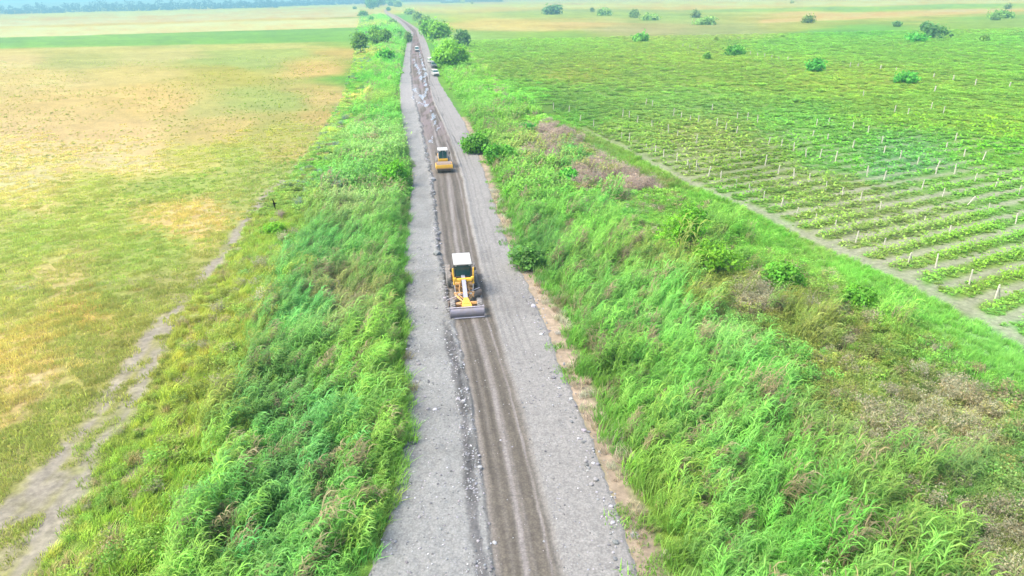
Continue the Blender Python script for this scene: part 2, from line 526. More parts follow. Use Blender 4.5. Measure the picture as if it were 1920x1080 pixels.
def plume_clump(R, h, n, size):
    """airy dry seed heads on thin stalks"""
    s = Strips()
    for _ in range(n):
        a = random.uniform(0, 6.283); r = R * math.sqrt(random.random())
        b = Vector((r * math.cos(a), r * math.sin(a), 0)); hh = h * random.uniform(.6, 1.1)
        d = Vector((.2 + random.gauss(0, .18), random.gauss(0, .18), 0)) * hh
        tp = b + Vector((0, 0, hh)) + d
        s.strip([b, b + Vector((0, 0, hh * .5)) + d * .3, tp], [.014, .012, .006], Vector((1, 0, 0)), jit(.15))
        for k in range(6):
            p = b.lerp(tp, random.uniform(.55, 1.05)) + Vector((random.gauss(0, .06), random.gauss(0, .06), random.gauss(0, .04)))
            s.quad(p, Vector((random.gauss(0, 1), random.gauss(0, 1), .9)), size * random.uniform(.5, 1.4), jit(.18, .09), 2.2)
    return s


def protos(name, makers):
    r = []
    for i, mk in enumerate(makers):
        st = mk()
        r.append(bpy.data.objects.new(name, st.mesh(name, LEAF_I)))
    return r


_groups = {}


def scatter_group(key, objs):
    if key in _groups: return _groups[key]
    g = bpy.data.node_groups.new('scatter_' + key, 'GeometryNodeTree')
    g.interface.new_socket('Geometry', in_out='INPUT', socket_type='NodeSocketGeometry')
    g.interface.new_socket('Geometry', in_out='OUTPUT', socket_type='NodeSocketGeometry')
    i = g.nodes.new('NodeGroupInput'); o = g.nodes.new('NodeGroupOutput'); L = g.links.new
    iop = g.nodes.new('GeometryNodeInstanceOnPoints'); gi = g.nodes.new('GeometryNodeGeometryToInstance')
    for ob in objs:
        oi = g.nodes.new('GeometryNodeObjectInfo'); oi.inputs['Object'].default_value = ob
        L(oi.outputs['Geometry'], gi.inputs[0])
    iop.inputs['Pick Instance'].default_value = True

    def na(n, t):
        x = g.nodes.new('GeometryNodeInputNamedAttribute'); x.data_type = t; x.inputs['Name'].default_value = n
        return [q for q in x.outputs if q.name == 'Attribute' and q.enabled][0]
    L(i.outputs[0], iop.inputs['Points']); L(gi.outputs[0], iop.inputs['Instance'])
    L(na('idx', 'INT'), iop.inputs['Instance Index']); L(na('rot', 'FLOAT_VECTOR'), iop.inputs['Rotation'])
    L(na('scl', 'FLOAT_VECTOR'), iop.inputs['Scale']); L(iop.outputs[0], o.inputs[0])
    _groups[key] = g
    return g


COUNT = {}


def scatter(name, key, objs, pos, tint, scl, rotz, label, cat, tilt=None):
    n = len(pos)
    COUNT[name] = COUNT.get(name, 0) + n
    me = bpy.data.meshes.new(name)
    me.vertices.add(n); me.vertices.foreach_set('co', np.asarray(pos, 'f').ravel())
    me.attributes.new('tint', 'FLOAT_COLOR', 'POINT').data.foreach_set('color', np.c_[tint, np.ones(n)].astype('f').ravel())
    me.attributes.new('idx', 'INT', 'POINT').data.foreach_set('value', rng.integers(0, len(objs), n).astype('i'))
    rt = np.zeros((n, 3)); rt[:, 2] = rotz
    if tilt is not None: rt[:, :2] = tilt
    me.attributes.new('rot', 'FLOAT_VECTOR', 'POINT').data.foreach_set('vector', rt.astype('f').ravel())
    scl = np.asarray(scl, float)
    if scl.ndim == 1: scl = np.c_[scl, scl, scl * (.5 if name in ('field_weeds', 'vineyard_weeds') else 1)]
    me.attributes.new('scl', 'FLOAT_VECTOR', 'POINT').data.foreach_set('vector', scl.astype('f').ravel())
    ob = link(name, me)
    md = ob.modifiers.new('scatter', 'NODES'); md.node_group = scatter_group(key, objs)
    return tag(ob, label, cat, None, 'stuff')


# ------------------------------------------------------------------ terrain height
def ground_z(x, y):
    x = np.asarray(x, float); y = np.asarray(y, float)
    z = 0.35 * (fbm(x / 14, y / 14, 3, 21) - .5) * smooth(400, 150, y)
    rl, rr = ROAD_L(y), ROAD_R(y)
    near = (y < 1400)
    dl = rl - x; dr = x - rr
    inside = smooth(-.15, -.9, dl) * smooth(-.15, -.9, dr)
    rim = smooth(1.5, 0, dl) * smooth(1.5, 0, dr)
    z = z * (1 - rim)
    z = np.where(near, z * (1 - inside) - .40 * inside, z)
    # shallow ditches beside the road
    z = z - np.where(near, .5 * np.exp(-((dl - 6) / 3) ** 2) + .45 * np.exp(-((dr - 6) / 3) ** 2), 0)
    return z


# ------------------------------------------------------------------ ground sheet
def track_mask(x, y):
    """bare wheel tracks on the left and the pale patches beside them"""
    lines = [([(-60, 1040), (20, 965), (80, 900), (140, 830), (205, 735), (250, 675), (290, 615), (345, 560), (385, 510), (412, 490), (448, 430), (478, 395), (505, 360), (530, 340)], .85, 1.0),
             ([(40, 1090), (75, 1030), (120, 950), (165, 870), (215, 795), (248, 745), (285, 680), (318, 610)], .8, .9),
             ([(412, 490), (450, 488), (500, 470), (530, 462)], .35, .5),
             ([(540, 325), (575, 290), (605, 250), (630, 205), (650, 165), (664, 120)], .45, .35),
             ([(0, 545), (80, 540), (200, 530), (330, 520), (400, 495)], .5, .35),
             ([(262, 872), (300, 845), (335, 822)], 1.0, 1.3), ([(-30, 1010), (50, 950), (110, 895)], 1.15, 1.0), ([(60, 1010), (110, 955)], .7, 1.0), ([(140, 910), (180, 850)], .6, 1.0), ([(0, 1060), (30, 1030)], .9, 1.0), ([(195, 790), (225, 775), (250, 765)], .9, .8)]
    m = np.zeros(x.shape)
    wob = 1.6 * (fbm(x / 1.6, y / 1.6, 4, 8) - .5)
    for pts, hw, st in lines:
        w = [G(*p) for p in pts]
        d = np.full(x.shape, 1e9)
        for (ax, ay), (bx, by) in zip(w, w[1:]):
            ll = (bx - ax) ** 2 + (by - ay) ** 2
            t = np.clip(((x - ax) * (bx - ax) + (y - ay) * (by - ay)) / ll, 0, 1)
            d = np.minimum(d, np.hypot(x - ax - t * (bx - ax), y - ay - t * (by - ay)))
        m = np.maximum(m, st * smooth(hw * 1.3, hw * .25, d + wob * hw))
    return np.minimum(m, 1.15) * (.30 + .70 * smooth(.36, .60, fbm(x / 1.8, y / 3.0, 4, 12)))


def aisle_mask(x, y):
    """bare ground between the vine rows, and along the vineyard's edge"""
    ve = VINE_E(y)
    s = x * VD[0] + y * VD[1]; n = x * VN[0] + y * VN[1]
    ph = ((n - ROW0) / ROWS) % 1.0
    inb = (x > ve - .2) & (y < 140)
    fade = smooth(100, 62, y) * .65 + smooth(152, 105, y) * .8
    fade = np.minimum(fade, 1)
    fade = fade * smooth(.15, .46, fbm(x / 9, y / 9, 3, 61) + .14 * smooth(90, 50, y) - .18 * smooth(52, 80, x) * smooth(74, 95, y))
    a = smooth(.31, .07, np.abs(ph - .5) + .22 * (fbm(x / 1.1, y / 1.1, 3, 9) - .5)) * fade * inb
    e = smooth(1.35, .3, np.abs(x - ve - .1) + 1.6 * (fbm(x / 1.5, y / 2.5, 3, 19) - .5)) * smooth(150, 110, y) * 1.0
    e = e * smooth(38, 46, y)
    return np.maximum(a, e)


def build_ground():
    ys = [-60, -30, 0, 12]
    y = 18.0
    while y < 8000:
        ys.append(y); y += max(.28, y * .0105)
    ys = np.array(ys + [8000.0])
    xs = np.linspace(-1, 1, 960)
    U, Y = np.meshgrid(xs, ys)
    X = U * (np.maximum(Y, 0) * 1.12 + 34)
    Z = ground_z(X, Y)
    px, py, w = proj(X, Y)
    seen = cover_seen(X, Y)
    # mottling at the scale of the plants
    m1 = fbm(X / 2.3, Y / 2.3, 4, 31); m2 = fbm(px / 34, py / 4, 4, 37) * .6 + .4 * fbm(px / 9, py / 1.8, 3, 38)
    seen = seen * (1 + .35 * (m1 - .5) * smooth(220, 60, Y) + .55 * (m2 - .5) * smooth(60, 200, Y))[..., None]
    tm = track_mask(X, Y) * (Y > 15)
    seen = seen + (lin((212, 203, 184)) * (1 + .25 * (m1 - .5))[..., None] - seen) * .92 * np.minimum(tm, 1)[..., None]
    am = aisle_mask(X, Y)
    seen = seen + (lin((220, 220, 192)) - seen) * (.72 - .25 * smooth(80, 120, Y))[..., None] * am[..., None]
    # tan shoulder between the gravel and the right-hand reeds
    rg = 1.3 * (fbm(X / 1.1, Y / 1.6, 4, 42) - .5)
    sh = smooth(-.4, .2, X - ROAD_R(Y) + rg * .6) * smooth(.9, -.3, X - BELT_R(Y) + rg) * (Y < 150)
    shc = lin((224, 200, 176)) * 1.12 * (1 + .5 * (fbm(X / .7, Y / .7, 3, 41) - .5))[..., None]
    seen = seen + (shc - seen) * (sh * .9)[..., None]
    # soil and litter below the tall belts, colour lightened to offset the reeds' self-shading
    belt = ((X > BELT_L(Y)) & (X < ROAD_L(Y))) | ((X > BELT_R(Y)) & (X < STRIP_L(Y)) & (Y < 330))
    belt = belt & (Y < 330) & (sh < .25)
    mead = smooth(150, 90, Y) * smooth(1.0, -1.5, X - BELT_L(Y))
    seen = seen * (1 + np.array([.42, .30, .26]) * (mead * (1 - tm))[..., None])
    al = albedo(seen, np.hypot(Y, X))
    al = np.where(belt[..., None], al * np.array([1.15, 1.2, .95]), al)
    nx, ny = len(xs), len(ys)
    idx = np.arange(nx * ny).reshape(ny, nx)
    q = np.stack([idx[:-1, :-1], idx[:-1, 1:], idx[1:, 1:], idx[1:, :-1]], -1).reshape(-1, 4)
    k = N('field_ground')
    col = k.n('ShaderNodeAttribute', attribute_name='col').outputs['Color']
    pos = k.n('ShaderNodeNewGeometry').outputs['Position']
    a = k.noise(2.2, 6, pos, .7); b = k.noise(.12, 5, pos, .7); c = k.noise(.016, 5, pos, .65)
    f = k.math('MULTIPLY', k.ramp(a, .3, .7, .74, 1.24), k.ramp(b, .3, .7, .86, 1.12))
    d = k.noise(.55, 5, pos, .75)
    f = k.math('MULTIPLY', f, k.ramp(c, .3, .7, .93, 1.07)); f = k.math('MULTIPLY', f, k.ramp(d, .3, .7, .80, 1.2))
    k.l(k.scale(col, f), k.b.inputs['Base Color'])
    k.b.inputs['Roughness'].default_value = .95; k.b.inputs['Specular IOR Level'].default_value = .1
    k.bump(a, .5, .12)
    me = np_mesh('ground', np.stack([X, Y, Z], -1).reshape(-1, 3), quads=q, cols=al.reshape(-1, 3), mat=k.m, smoothf=True)
    tag(link('ground', me), 'flat farmland of stubble, weedy grass and green plots either side of the gravel road', 'ground', None, 'structure')


# ------------------------------------------------------------------ road
def road_fields(y, t):
    """height and colour of the road at distance y, t across (0 left edge, 1 right edge)"""
    rl, rr, ll, lr = ROAD_L(y), ROAD_R(y), LANE_L(y), LANE_R(y)
    x = rl + (rr - rl) * t
    e1 = x - ll; e2 = x - lr
    jag = .55 * (fbm(x / .9, y / 1.0, 4, 71) - .5) * smooth(25, 45, y) + .9 * (fbm(x / 2, y / 2.8, 3, 72) - .5) * smooth(60, 110, y)
    soft = .10 + .16 * smooth(60, 40, y)
    lane = smooth(-soft, soft, e1 + jag) * smooth(soft * 1.5, -soft * 1.5, e2 + .35 * (fbm(x / 1.5, y / 4, 3, 73) - .5))
    left = smooth(.1, -.1, e1 + jag)
    # ---- height
    z = .02 + 0 * x
    lump = fbm(x / .5, y / .5, 4, 74); big = fbm(x / 2.2, y / 3.5, 3, 75)
    z = z + left * (.13 + .10 * (lump - .5) + .10 * (big - .5))
    bank = np.exp(-((e1 + jag + .35) / .35) ** 2)
    z = z + bank * (.10 + .30 * (lump - .45)) * smooth(30, 60, y)
    right = smooth(-.1, .25, e2)
    z = z + right * (.07 + .05 * (lump - .5)) + .09 * np.exp(-((e2 - .25) / .22) ** 2) * smooth(45, 80, y) * (.4 + lump)
    z = z + .02 * (fbm(x / .16, y / 6, 2, 76) - .5) * lane
    # ---- colour
    gL = lin((204, 206, 200)); gR = lin((207, 205, 197)); br = lin((147, 139, 123)); tan = lin((190, 180, 162))
    rub = lin((142, 142, 140)); pale = lin((205, 198, 190))
    c = gR + (gL - gR) * left[..., None]
    slab = fbm(x / 5, y / 1.5, 3, 77)
    c = c * (1 + .16 * (slab - .5) * (left + .4) + .16 * (lump - .5))[..., None]
    # darker cross bands on the dumped gravel
    for (yy, dd) in ((770, .10), (852, .07), (665, .09), (560, .08), (520, .07), (372, .07)):
        yc = G(810, yy)[1]
        wv = y - yc + 1.2 * (fbm(x / 2, x * 0 + yy, 3, 78) - .5) + .3 * (lump - .5)
        b = np.exp(-(wv / (.022 * yc)) ** 2) * left
        c = c * (1 - 1.7 * dd * b * (.5 + lump))[..., None]; z = z + .05 * b * lump
    damp = smooth(.55, .72, fbm(x / 2.4, y / 6.5, 4, 98)) * (1 - lane)
    c = c * (1 - .16 * damp)[..., None]
    # tyre tracks beside the lane on the right
    for off in (.55, .95, 1.45, 2.2):
        tr = np.exp(-((e2 - off - .10 * np.sin(y / 14 + off * 4)) / .10) ** 2) * smooth(38, 48, y) * smooth(.35, .6, fbm(x / 3, y / 12, 2, 79) + .12)
        c = c * (1 - .17 * tr)[..., None]; z = z - .02 * tr
    # rubble strip left of the lane (near), broken edge
    rb = smooth(-1.05, -.75, e1 + .8 * (fbm(x / 1.3, y / 3, 3, 80) - .5)) * smooth(-.30, -.42, e1 + .5 * (fbm(x / .8, y / 1.5, 3, 83) - .5)) * smooth(51, 46, y)
    c = c + (rub * (.72 + .65 * lump)[..., None] - c) * (.9 * rb)[..., None]
    rb2 = np.exp(-((e1 + jag + .12) / .22) ** 2) * smooth(49, 53, y)
    c = c * (1 - .5 * rb2 * smooth(.42, .62, lump + .05))[..., None]
    z = z + .09 * (lump - .45) * rb
    dp = smooth(.50, .66, fbm(x / .9, y / 3.2, 4, 97)) * np.exp(-((e1 + .45) / .55) ** 2) * smooth(56, 46, y)
    c = c * (1 - .55 * dp)[..., None]
    # lane surface
    st = fbm((e1 + .02 * y) / .17, y / 26, 4, 81); st2 = fbm((e1 - .012 * y) / .55, y / 22, 3, 82); st3 = fbm(x / .35, y / .5, 4, 87)
    lc = br * (1 + .75 * (st - .5) + .7 * (st2 - .5) + .45 * (st3 - .5))[..., None]
    wl = np.maximum(lr - ll, .5); s = e1 / wl
    for cen, wd, am in ((.05, .07, .9), (.50, .055, .8), (.62, .03, .35), (.86, .022, .75), (.28, .03, .25)):
        g = np.exp(-((s - cen - .025 * np.sin(y / 9 + cen * 20)) / wd) ** 2) * am * (.45 + 1.5 * (fbm(x / .4, y / 11, 3, 85 + int(cen * 50)) - .25))
        lc = lc + (pale - lc) * np.clip(g * 1.25, 0, 1)[..., None]
    for cen, wd, am in ((.40, .035, .18), (.72, .07, .11), (.16, .03, .12)):
        g = np.exp(-((s - cen - .02 * np.sin(y / 9 + cen * 20)) / wd) ** 2) * am * (.5 + fbm(x / .5, y / 9, 3, 65))
        lc = lc * (1 - np.clip(g, 0, .6))[..., None]
    lc = lc + (tan - lc) * (smooth(.16, 0, s) * .8)[..., None]
    far = smooth(105, 150, y)
    mud = fbm(x / 1.3, y / 9, 4, 84)
    lc = lc * (1 - far[..., None] * .10) + (lin((196, 180, 178)) - lc) * (far * smooth(.48, .62, mud) * .8)[..., None]
    c = c + (lc - c) * lane[..., None]
    # light dumped heap across the lane, wet chalky ruts farther on
    hx0, hy0 = G(768, 178)
    heap = np.exp(-((y - hy0) / 22) ** 4) * smooth(.9, -.3, x - (ROAD_L(y) + 4.6))
    c = c + (lin((222, 220, 214)) - c) * (heap * .7)[..., None]; z = z + heap * .18
    wet = np.zeros_like(x)
    for (pxs, hw) in (([(776, 112), (781, 122), (786, 134), (790, 148)], .55), ([(797, 135), (796, 150), (800, 165), (797, 180)], .45), ([(786, 98), (790, 112), (793, 124), (800, 140)], .45), ([(777, 170), (790, 182), (799, 196)], .5), ([(806, 205), (812, 222), (822, 240)], .3), ([(772, 186), (785, 193), (799, 197)], .35), ([(804, 262), (812, 268)], .4)):
        w = [G(*p) for p in pxs]
        for (ax, ay), (bx, by) in zip(w, w[1:]):
            l2 = (bx - ax) ** 2 + (by - ay) ** 2
            tt = np.clip(((x - ax) * (bx - ax) + (y - ay) * (by - ay)) / l2, 0, 1)
            d = np.hypot(x - ax - tt * (bx - ax), (y - ay - tt * (by - ay)) * .12)
            wet = np.maximum(wet, smooth(hw * 1.2, hw * .5, d + 1.9 * (fbm(x / .5, y / 4, 4, 91) - .42)))
    c = c + (lin((238, 236, 238)) - c) * (wet * .3)[..., None]
    z = z - .03 * wet
    rut = np.zeros_like(x)
    for off in (.3, .75, 1.3, -.6, -1.1):
        rut = np.maximum(rut, np.exp(-((e2 + off + .5 * np.sin(y / 13 + off * 3)) / .14) ** 2))
    rut = rut * smooth(95, 130, y) * smooth(330, 240, y) * smooth(.4, .6, fbm(x / 2, y / 10, 3, 92))
    c = c * (1 - .38 * rut)[..., None]; z = z - .08 * rut
    c = c * (.86 + .28 * fbm(x / .25, y / .25, 3, 94))[..., None]
    # weedy right edge
    return x, z, c, wet


def build_road():
    ys = []
    y = 19.0
    while y < 1460: ys.append(y); y += max(.10, y * .0032)
    ys = np.array(ys)
    t = np.linspace(0, 1, 132)
    Y, T = np.meshgrid(ys, t, indexing='ij')
    ww = .5 * (fbm(Y / 1.4, Y * 0 + 3, 4, 95) - .5); ww2 = .5 * (fbm(Y / 1.4, Y * 0 + 9, 4, 96) - .5)
    X, Z, Cc, wet = road_fields(Y, T)
    X = X + ww * (1 - T) ** 3 + ww2 * T ** 3
    # skirts running down into the ground
    Xl = X[:, :1] - .8; Xr = X[:, -1:] + .8
    X = np.c_[Xl, X, Xr]; Yq = np.c_[Y[:, :1], Y, Y[:, -1:]]
    Z = np.c_[Z[:, :1] * 0 - .5, Z, Z[:, -1:] * 0 - .5]
    Cc = np.concatenate([Cc[:, :1], Cc, Cc[:, -1:]], 1); wet = np.c_[wet[:, :1], wet, wet[:, -1:]]
    al = albedo(Cc, np.hypot(X, Yq))
    ny, nx = X.shape
    idx = np.arange(nx * ny).reshape(ny, nx)
    q = np.stack([idx[:-1, :-1], idx[:-1, 1:], idx[1:, 1:], idx[1:, :-1]], -1).reshape(-1, 4)
    k = N('road_gravel')
    col = k.n('ShaderNodeAttribute', attribute_name='col').outputs['Color']
    wt = k.n('ShaderNodeAttribute', attribute_name='wet').outputs['Fac']
    pos = k.n('ShaderNodeNewGeometry').outputs['Position']
    vo = k.n('ShaderNodeTexVoronoi'); vo.inputs['Scale'].default_value = 9.0; k.l(pos, vo.inputs['Vector'])
    a = k.noise(5, 6, pos, .75)
    f = k.math('MULTIPLY', k.ramp(a, .3, .7, .74, 1.26), k.ramp(vo.outputs['Distance'], 0, .9, 1.16, .74))
    k.l(k.scale(col, f), k.b.inputs['Base Color'])
    k.l(k.ramp(wt, 0, 1, .92, .25), k.b.inputs['Roughness'])
    k.b.inputs['Specular IOR Level'].default_value = .3
    k.bump(a, .6, .06)
    me = np_mesh('road', np.stack([X, Yq, Z], -1).reshape(-1, 3), quads=q, cols=al.reshape(-1, 3), mat=k.m, smoothf=True)
    at = me.attributes.new('wet', 'FLOAT', 'POINT'); at.data.foreach_set('value', wet.ravel().astype('f'))
    tag(link('road', me), 'straight grey gravel road under repair with a brown graded lane in the middle', 'road', None, 'structure')


def road_z(x, y):
    y = np.asarray(y, float); x = np.asarray(x, float)
    t = (x - ROAD_L(y)) / (ROAD_R(y) - ROAD_L(y))
    return road_fields(y, np.clip(t, 0, 1))[1]


# ------------------------------------------------------------------ ground cover
def sample_region(xlo, xhi, ylo, yhi, dens):
    """random points between two edges; dens(y) per square metre"""
    out = []
    step = 4.0
    y = ylo
    while y < yhi:
        y2 = min(y + step, yhi); ym = (y + y2) / 2
        a, b = float(xlo(np.array(ym))), float(xhi(np.array(ym)))
        if b > a:
            n = rng.poisson(max(0, dens(ym)) * (b - a) * (y2 - y))
            yy = rng.uniform(y, y2, n)
            xx = np.asarray(xlo(yy)) + rng.random(n) * (np.asarray(xhi(yy)) - np.asarray(xlo(yy)))
            out.append(np.c_[xx, yy])
        y = y2; step = max(4.0, y * .04)
    return np.concatenate(out) if out else np.zeros((0, 2))


def in_view(p, m=140, mb=160):
    px, py, w = proj(p[:, 0], p[:, 1])
    return (px > -m) & (px < 1920 + m) & (py < 1080 + mb)


def tint_at(p, k=1.0, jv=.12, jh=.05, seen=None):
    jx = rng.normal(0, .6 + .012 * p[:, 1]); jy = rng.normal(0, .8 + .02 * p[:, 1])
    s = cover_seen(p[:, 0] + jx, np.maximum(p[:, 1] + jy, 15))
    n = len(p)
    g = np.exp(rng.normal(0, jv, n))[:, None]
    h = np.exp(rng.normal(0, jh, (n, 3)))
    m = 1 + .5 * (fbm(p[:, 0] / 3.2, p[:, 1] / 3.2, 3, 55) - .5)
    c = albedo(s, np.hypot(p[:, 0], p[:, 1])) * g * h * m[:, None] * k * KV
    c = c + ((c @ np.array([.3, .6, .1]))[:, None] * np.array([1.05, 1.0, .72]) - c) * .13
    return np.clip(c, .004, .5)


def cover():
    P_reed = protos('reed', [lambda q=q: reed_clump(7, .42, 1.15 + .12 * q, 1.7 + .12 * q, .037 + .002 * (q % 3), 11) for q in range(6)])
    P_reedf = protos('reed_far', [lambda: reed_clump(10, .85, 1.2, 2.0, .11, 6) for _ in range(4)])
    P_weed = protos('weed', [lambda: weed_clump(.5, .85, 430, .05) for _ in range(4)])
    P_weedf = protos('weed_far', [lambda: weed_clump(1.0, .9, 420, .11) for _ in range(3)])
    P_grass = protos('grass', [lambda: grass_clump(.35, .55, 55, .026) for _ in range(4)])
    P_short = protos('short_grass', [lambda: grass_clump(.5, .20, 60, .03, .1) for _ in range(4)])
    P_plume = protos('plume', [lambda: plume_clump(.55, 1.15, 60, .05) for _ in range(4)])
    P_vine = protos('low_leaf', [lambda: weed_clump(.45, .38, 130, .09, .9) for _ in range(4)])
    K = 1.0
    rag = lambda y, k: 1.5 * (fbm(np.asarray(y, float) / 2.6, np.asarray(y, float) * 0 + k, 3, 301) - .5)
    for side, lo, hi in (('L', BELT_L, lambda y: ROAD_L(y) + rag(y, 1)), ('R', lambda y: BELT_R(y) + rag(y, 5), STRIP_L)):
        word = 'left of the gravel road' if side == 'L' else 'between the gravel road and the vineyard'
        # near belt, 21..80 m; far belt 80..330 m
        for near in (True, False):
            if near:
                p = sample_region(lo, hi, 20, 84, lambda y: 4.6)
            else:
                if side == 'R':
                    far_hi = lambda y: np.where(np.asarray(y) < 175, STRIP_L(y), BELT_R(y) + 16 + 0 * np.asarray(y))
                else: far_hi = hi
                p = sample_region(lo, far_hi, 80, 420 if side == 'R' else 1000, lambda y: 1.9 if y < 160 else (.75 if y < 420 else .16))
            p = p[in_view(p)]
            x, y = p[:, 0], p[:, 1]
            u = (x - lo(y)) / np.maximum(hi(y) - lo(y), .1)
            dr = np.where(side == 'L', hi(y) - x, x - lo(y))
            seen = cover_seen(x, y)
            mauve = (seen[:, 1] / np.maximum(seen[:, 0], .01) < 1.36) & (seen[:, 2] / seen[:, 1] > .38) & ((side == 'R') | (u > .34))
            nz = fbm(x / 4.5, y / 6, 3, 101); rnd = rng.random(len(p))
            if side == 'L':
                reed = (u > .36 + .35 * (nz - .5)) & (rnd < .9)
            else:
                reach = np.where(y < 80, 13.0, 9.0)
                reed = (dr < reach * (.6 + .8 * nz)) & (rnd < .88)
                reed |= (nz > .60) & (rnd < .5)
            plume = (mauve & (rnd > np.where(y < 78, .72, .28))) | (rnd > .98)
            reed &= ~plume
            bare = (track_mask(x, y) > .35) | (dr < np.where(y > 420, 7.0, .25))
            reed &= ~bare; plume &= ~bare
            other = ~(reed | plume | bare)
            holes = (fbm(x / 1.4, y / 1.4, 2, 109) < .27) & (rng.random(len(p)) < .8)
            reed &= ~holes; other &= ~holes
            grass = other & ((rng.random(len(p)) < .74) if side == 'L' else (rng.random(len(p)) < .35))
            weed = other & ~grass
            edge_f = np.clip(dr / 2.0, .35, 1.0) * np.clip(.45 + u * (2.6 if side == 'L' else 9), .5, 1)
            z = ground_z(x, y) - .05
            rz = rng.normal(0, .5, len(p))
            sz = np.exp(rng.normal(0, .2, len(p))) * np.where(y > 420, 1.35, 1.0)
            hmap = .75 + .55 * fbm(x / 5, y / 5, 3, 103)
            tint = tint_at(p, K, .12, .07)
            mv = np.where((y < 78)[:, None], lin((184, 180, 140)), lin((194, 174, 152))) / GAIN * 3.2
            tint = np.where(plume[:, None], mv * np.exp(rng.normal(0, .16, len(p)))[:, None] * (tint.sum(1) / np.maximum(tint.sum(1).mean(), .01))[:, None] ** .3, tint)
            dry = (rng.random(len(p)) < .07 + .16 * (fbm(x / 2.2, y / 2.8, 3, 107) > .60)) & ~plume
            tint = np.where(dry[:, None], tint.sum(1)[:, None] * np.array([.40, .36, .17]), tint)


            def put(mask, name, key, objs, s, lab, cat, anyrot=False, tk=1.0):
                if mask.sum() == 0: return
                scatter(name, key, objs, np.c_[x, y, z][mask], np.clip(tint[mask] * tk, 0, .5), s[mask], rng.uniform(0, 6.28, mask.sum()) if anyrot else rz[mask], lab, cat)
            dist = 'in the stretch beside the grader' if near else 'in the distant stretch beyond the grader'
            sr = sz * edge_f * hmap
            put(reed, 'reeds', 'reed' if near else 'reed_far', P_reed if near else P_reedf, sr, f'tall windblown green reeds {word}, {dist}', 'reeds')
            put(weed, 'weeds', 'weed' if near else 'weed_far', P_weed if near else P_weedf, sz * edge_f * (1.0 if near else .9), f'bushy leafy green weeds {word}, {dist}', 'weeds', True)
            if side == 'L' and not near: tint[:, 0] = np.minimum(tint[:, 0], .72 * tint[:, 1])
            tint = np.where(weed[:, None], tint * np.array([1.22, 1.2, 1.3]), tint)
            tint = np.where((grass & (side == 'L') & (u < .45) & near)[:, None], tint * np.array([1.4, 1.3, 1.1]), tint)
            if near: put(grass, 'long_grass', 'grass', P_grass, sz * 1.25 * np.clip(edge_f, .6, 1), f'long yellowish green grass {word}, {dist}', 'grass')
            else: put(grass, 'long_grass', 'weed_far', P_weedf, sz * .6, f'long yellowish green grass {word}, {dist}', 'grass', True)
            put(plume, 'dry_seed_grass', 'plume', P_plume, sz * (.85 if near else 1.0) * edge_f, f'dry mauve seed heads {word}, {dist}', 'dry weeds', True)
            # long undergrowth below the tall reeds near the camera
            if near:
                m2 = reed & (rng.random(len(p)) < .45)
                put(m2, 'undergrowth', 'grass', P_grass, sz * 1.5, f'grass undergrowth at the foot of the reeds {word}', 'grass')
    # grass strip along the vineyard, and the vineyard floor
    p = sample_region(lambda y: STRIP_L(y) - .8, lambda y: VINE_E(y) - 1.1, 36, 150, lambda y: 5 if y < 80 else 2.4)
    p = p[in_view(p)]
    scatter('margin_grass', 'grass', P_grass, np.c_[p, ground_z(p[:, 0], p[:, 1])], tint_at(p, K * .92, .08, .03), np.exp(rng.normal(0, .15, len(p))) * np.where(p[:, 1] < 80, .75, 1.05), rng.normal(0, .6, len(p)), 'bright green grass margin running along the near side of the vineyard', 'grass')
    p = sample_region(lambda y: VINE_E(y) + .2, lambda y: y * 1.05 + 14, 42, 175, lambda y: 2.6 if y < 90 else 1.0)
    p = p[in_view(p)]
    keep = rng.random(len(p)) > aisle_mask(p[:, 0], p[:, 1]) * 1.15
    p = p[keep]
    scatter('vineyard_weeds', 'low', P_vine, np.c_[p, ground_z(p[:, 0], p[:, 1])], tint_at(p, K * .84, .09, .04), np.exp(rng.normal(0, .3, len(p))) * np.where(p[:, 1] < 78, .6, np.clip(.6 + (p[:, 1] - 78) / 75, .6, 1.3)), rng.uniform(0, 6.28, len(p)), 'low leafy weeds spread over the vineyard floor between the posts', 'weeds')
    # right-hand fields farther off: rough growth
    p = sample_region(lambda y: BELT_R(y) + 12, lambda y: y * .92 + 20, 165, 420, lambda y: .34)
    p = p[in_view(p)]
    scatter('field_weeds', 'weed_far', P_weedf, np.c_[p, ground_z(p[:, 0], p[:, 1])], tint_at(p, K * .86, .09, .04), np.exp(rng.normal(0, .35, len(p))) * .75, rng.uniform(0, 6.28, len(p)), 'rough yellow green growth over the field beyond the vineyard', 'weeds')
    # left field: short grass near, thin tufts over the stubble farther off
    p = sample_region(lambda y: -y * .98 - 8, lambda y: BELT_L(y) + 1.0, 23, 150, lambda y: 3.6 if y < 60 else 2.0)
    p = p[in_view(p)]
    keep = (rng.random(len(p)) > track_mask(p[:, 0], p[:, 1]) * 1.3) & (rng.random(len(p)) < smooth(150, 62, p[:, 1] + 60 * (fbm(p[:, 0] / 16, p[:, 1] / 20, 3, 77) - .5)))
    p = p[keep]
    scatter('meadow_grass', 'short', P_short, np.c_[p, ground_z(p[:, 0], p[:, 1])], tint_at(p, K * .97, .10, .04) * np.array([1.10, .96, 1.06]), np.exp(rng.normal(0, .25, len(p))), rng.uniform(0, 6.28, len(p)), 'short dry meadow grass left of the wheel tracks', 'grass')
    p = sample_region(lambda y: -y * .98 - 8, lambda y: BELT_L(y), 85, 330, lambda y: .9 * math.exp(-(y - 85) / 130) + .05)
    p = p[in_view(p)]
    cl = fbm(p[:, 0] / 12, p[:, 1] / 26, 3, 121)
    p = p[(cl > .42) & (rng.random(len(p)) < .9)]
    tt = tint_at(p, K, .2, .05) * np.array([.72, .80, .62])
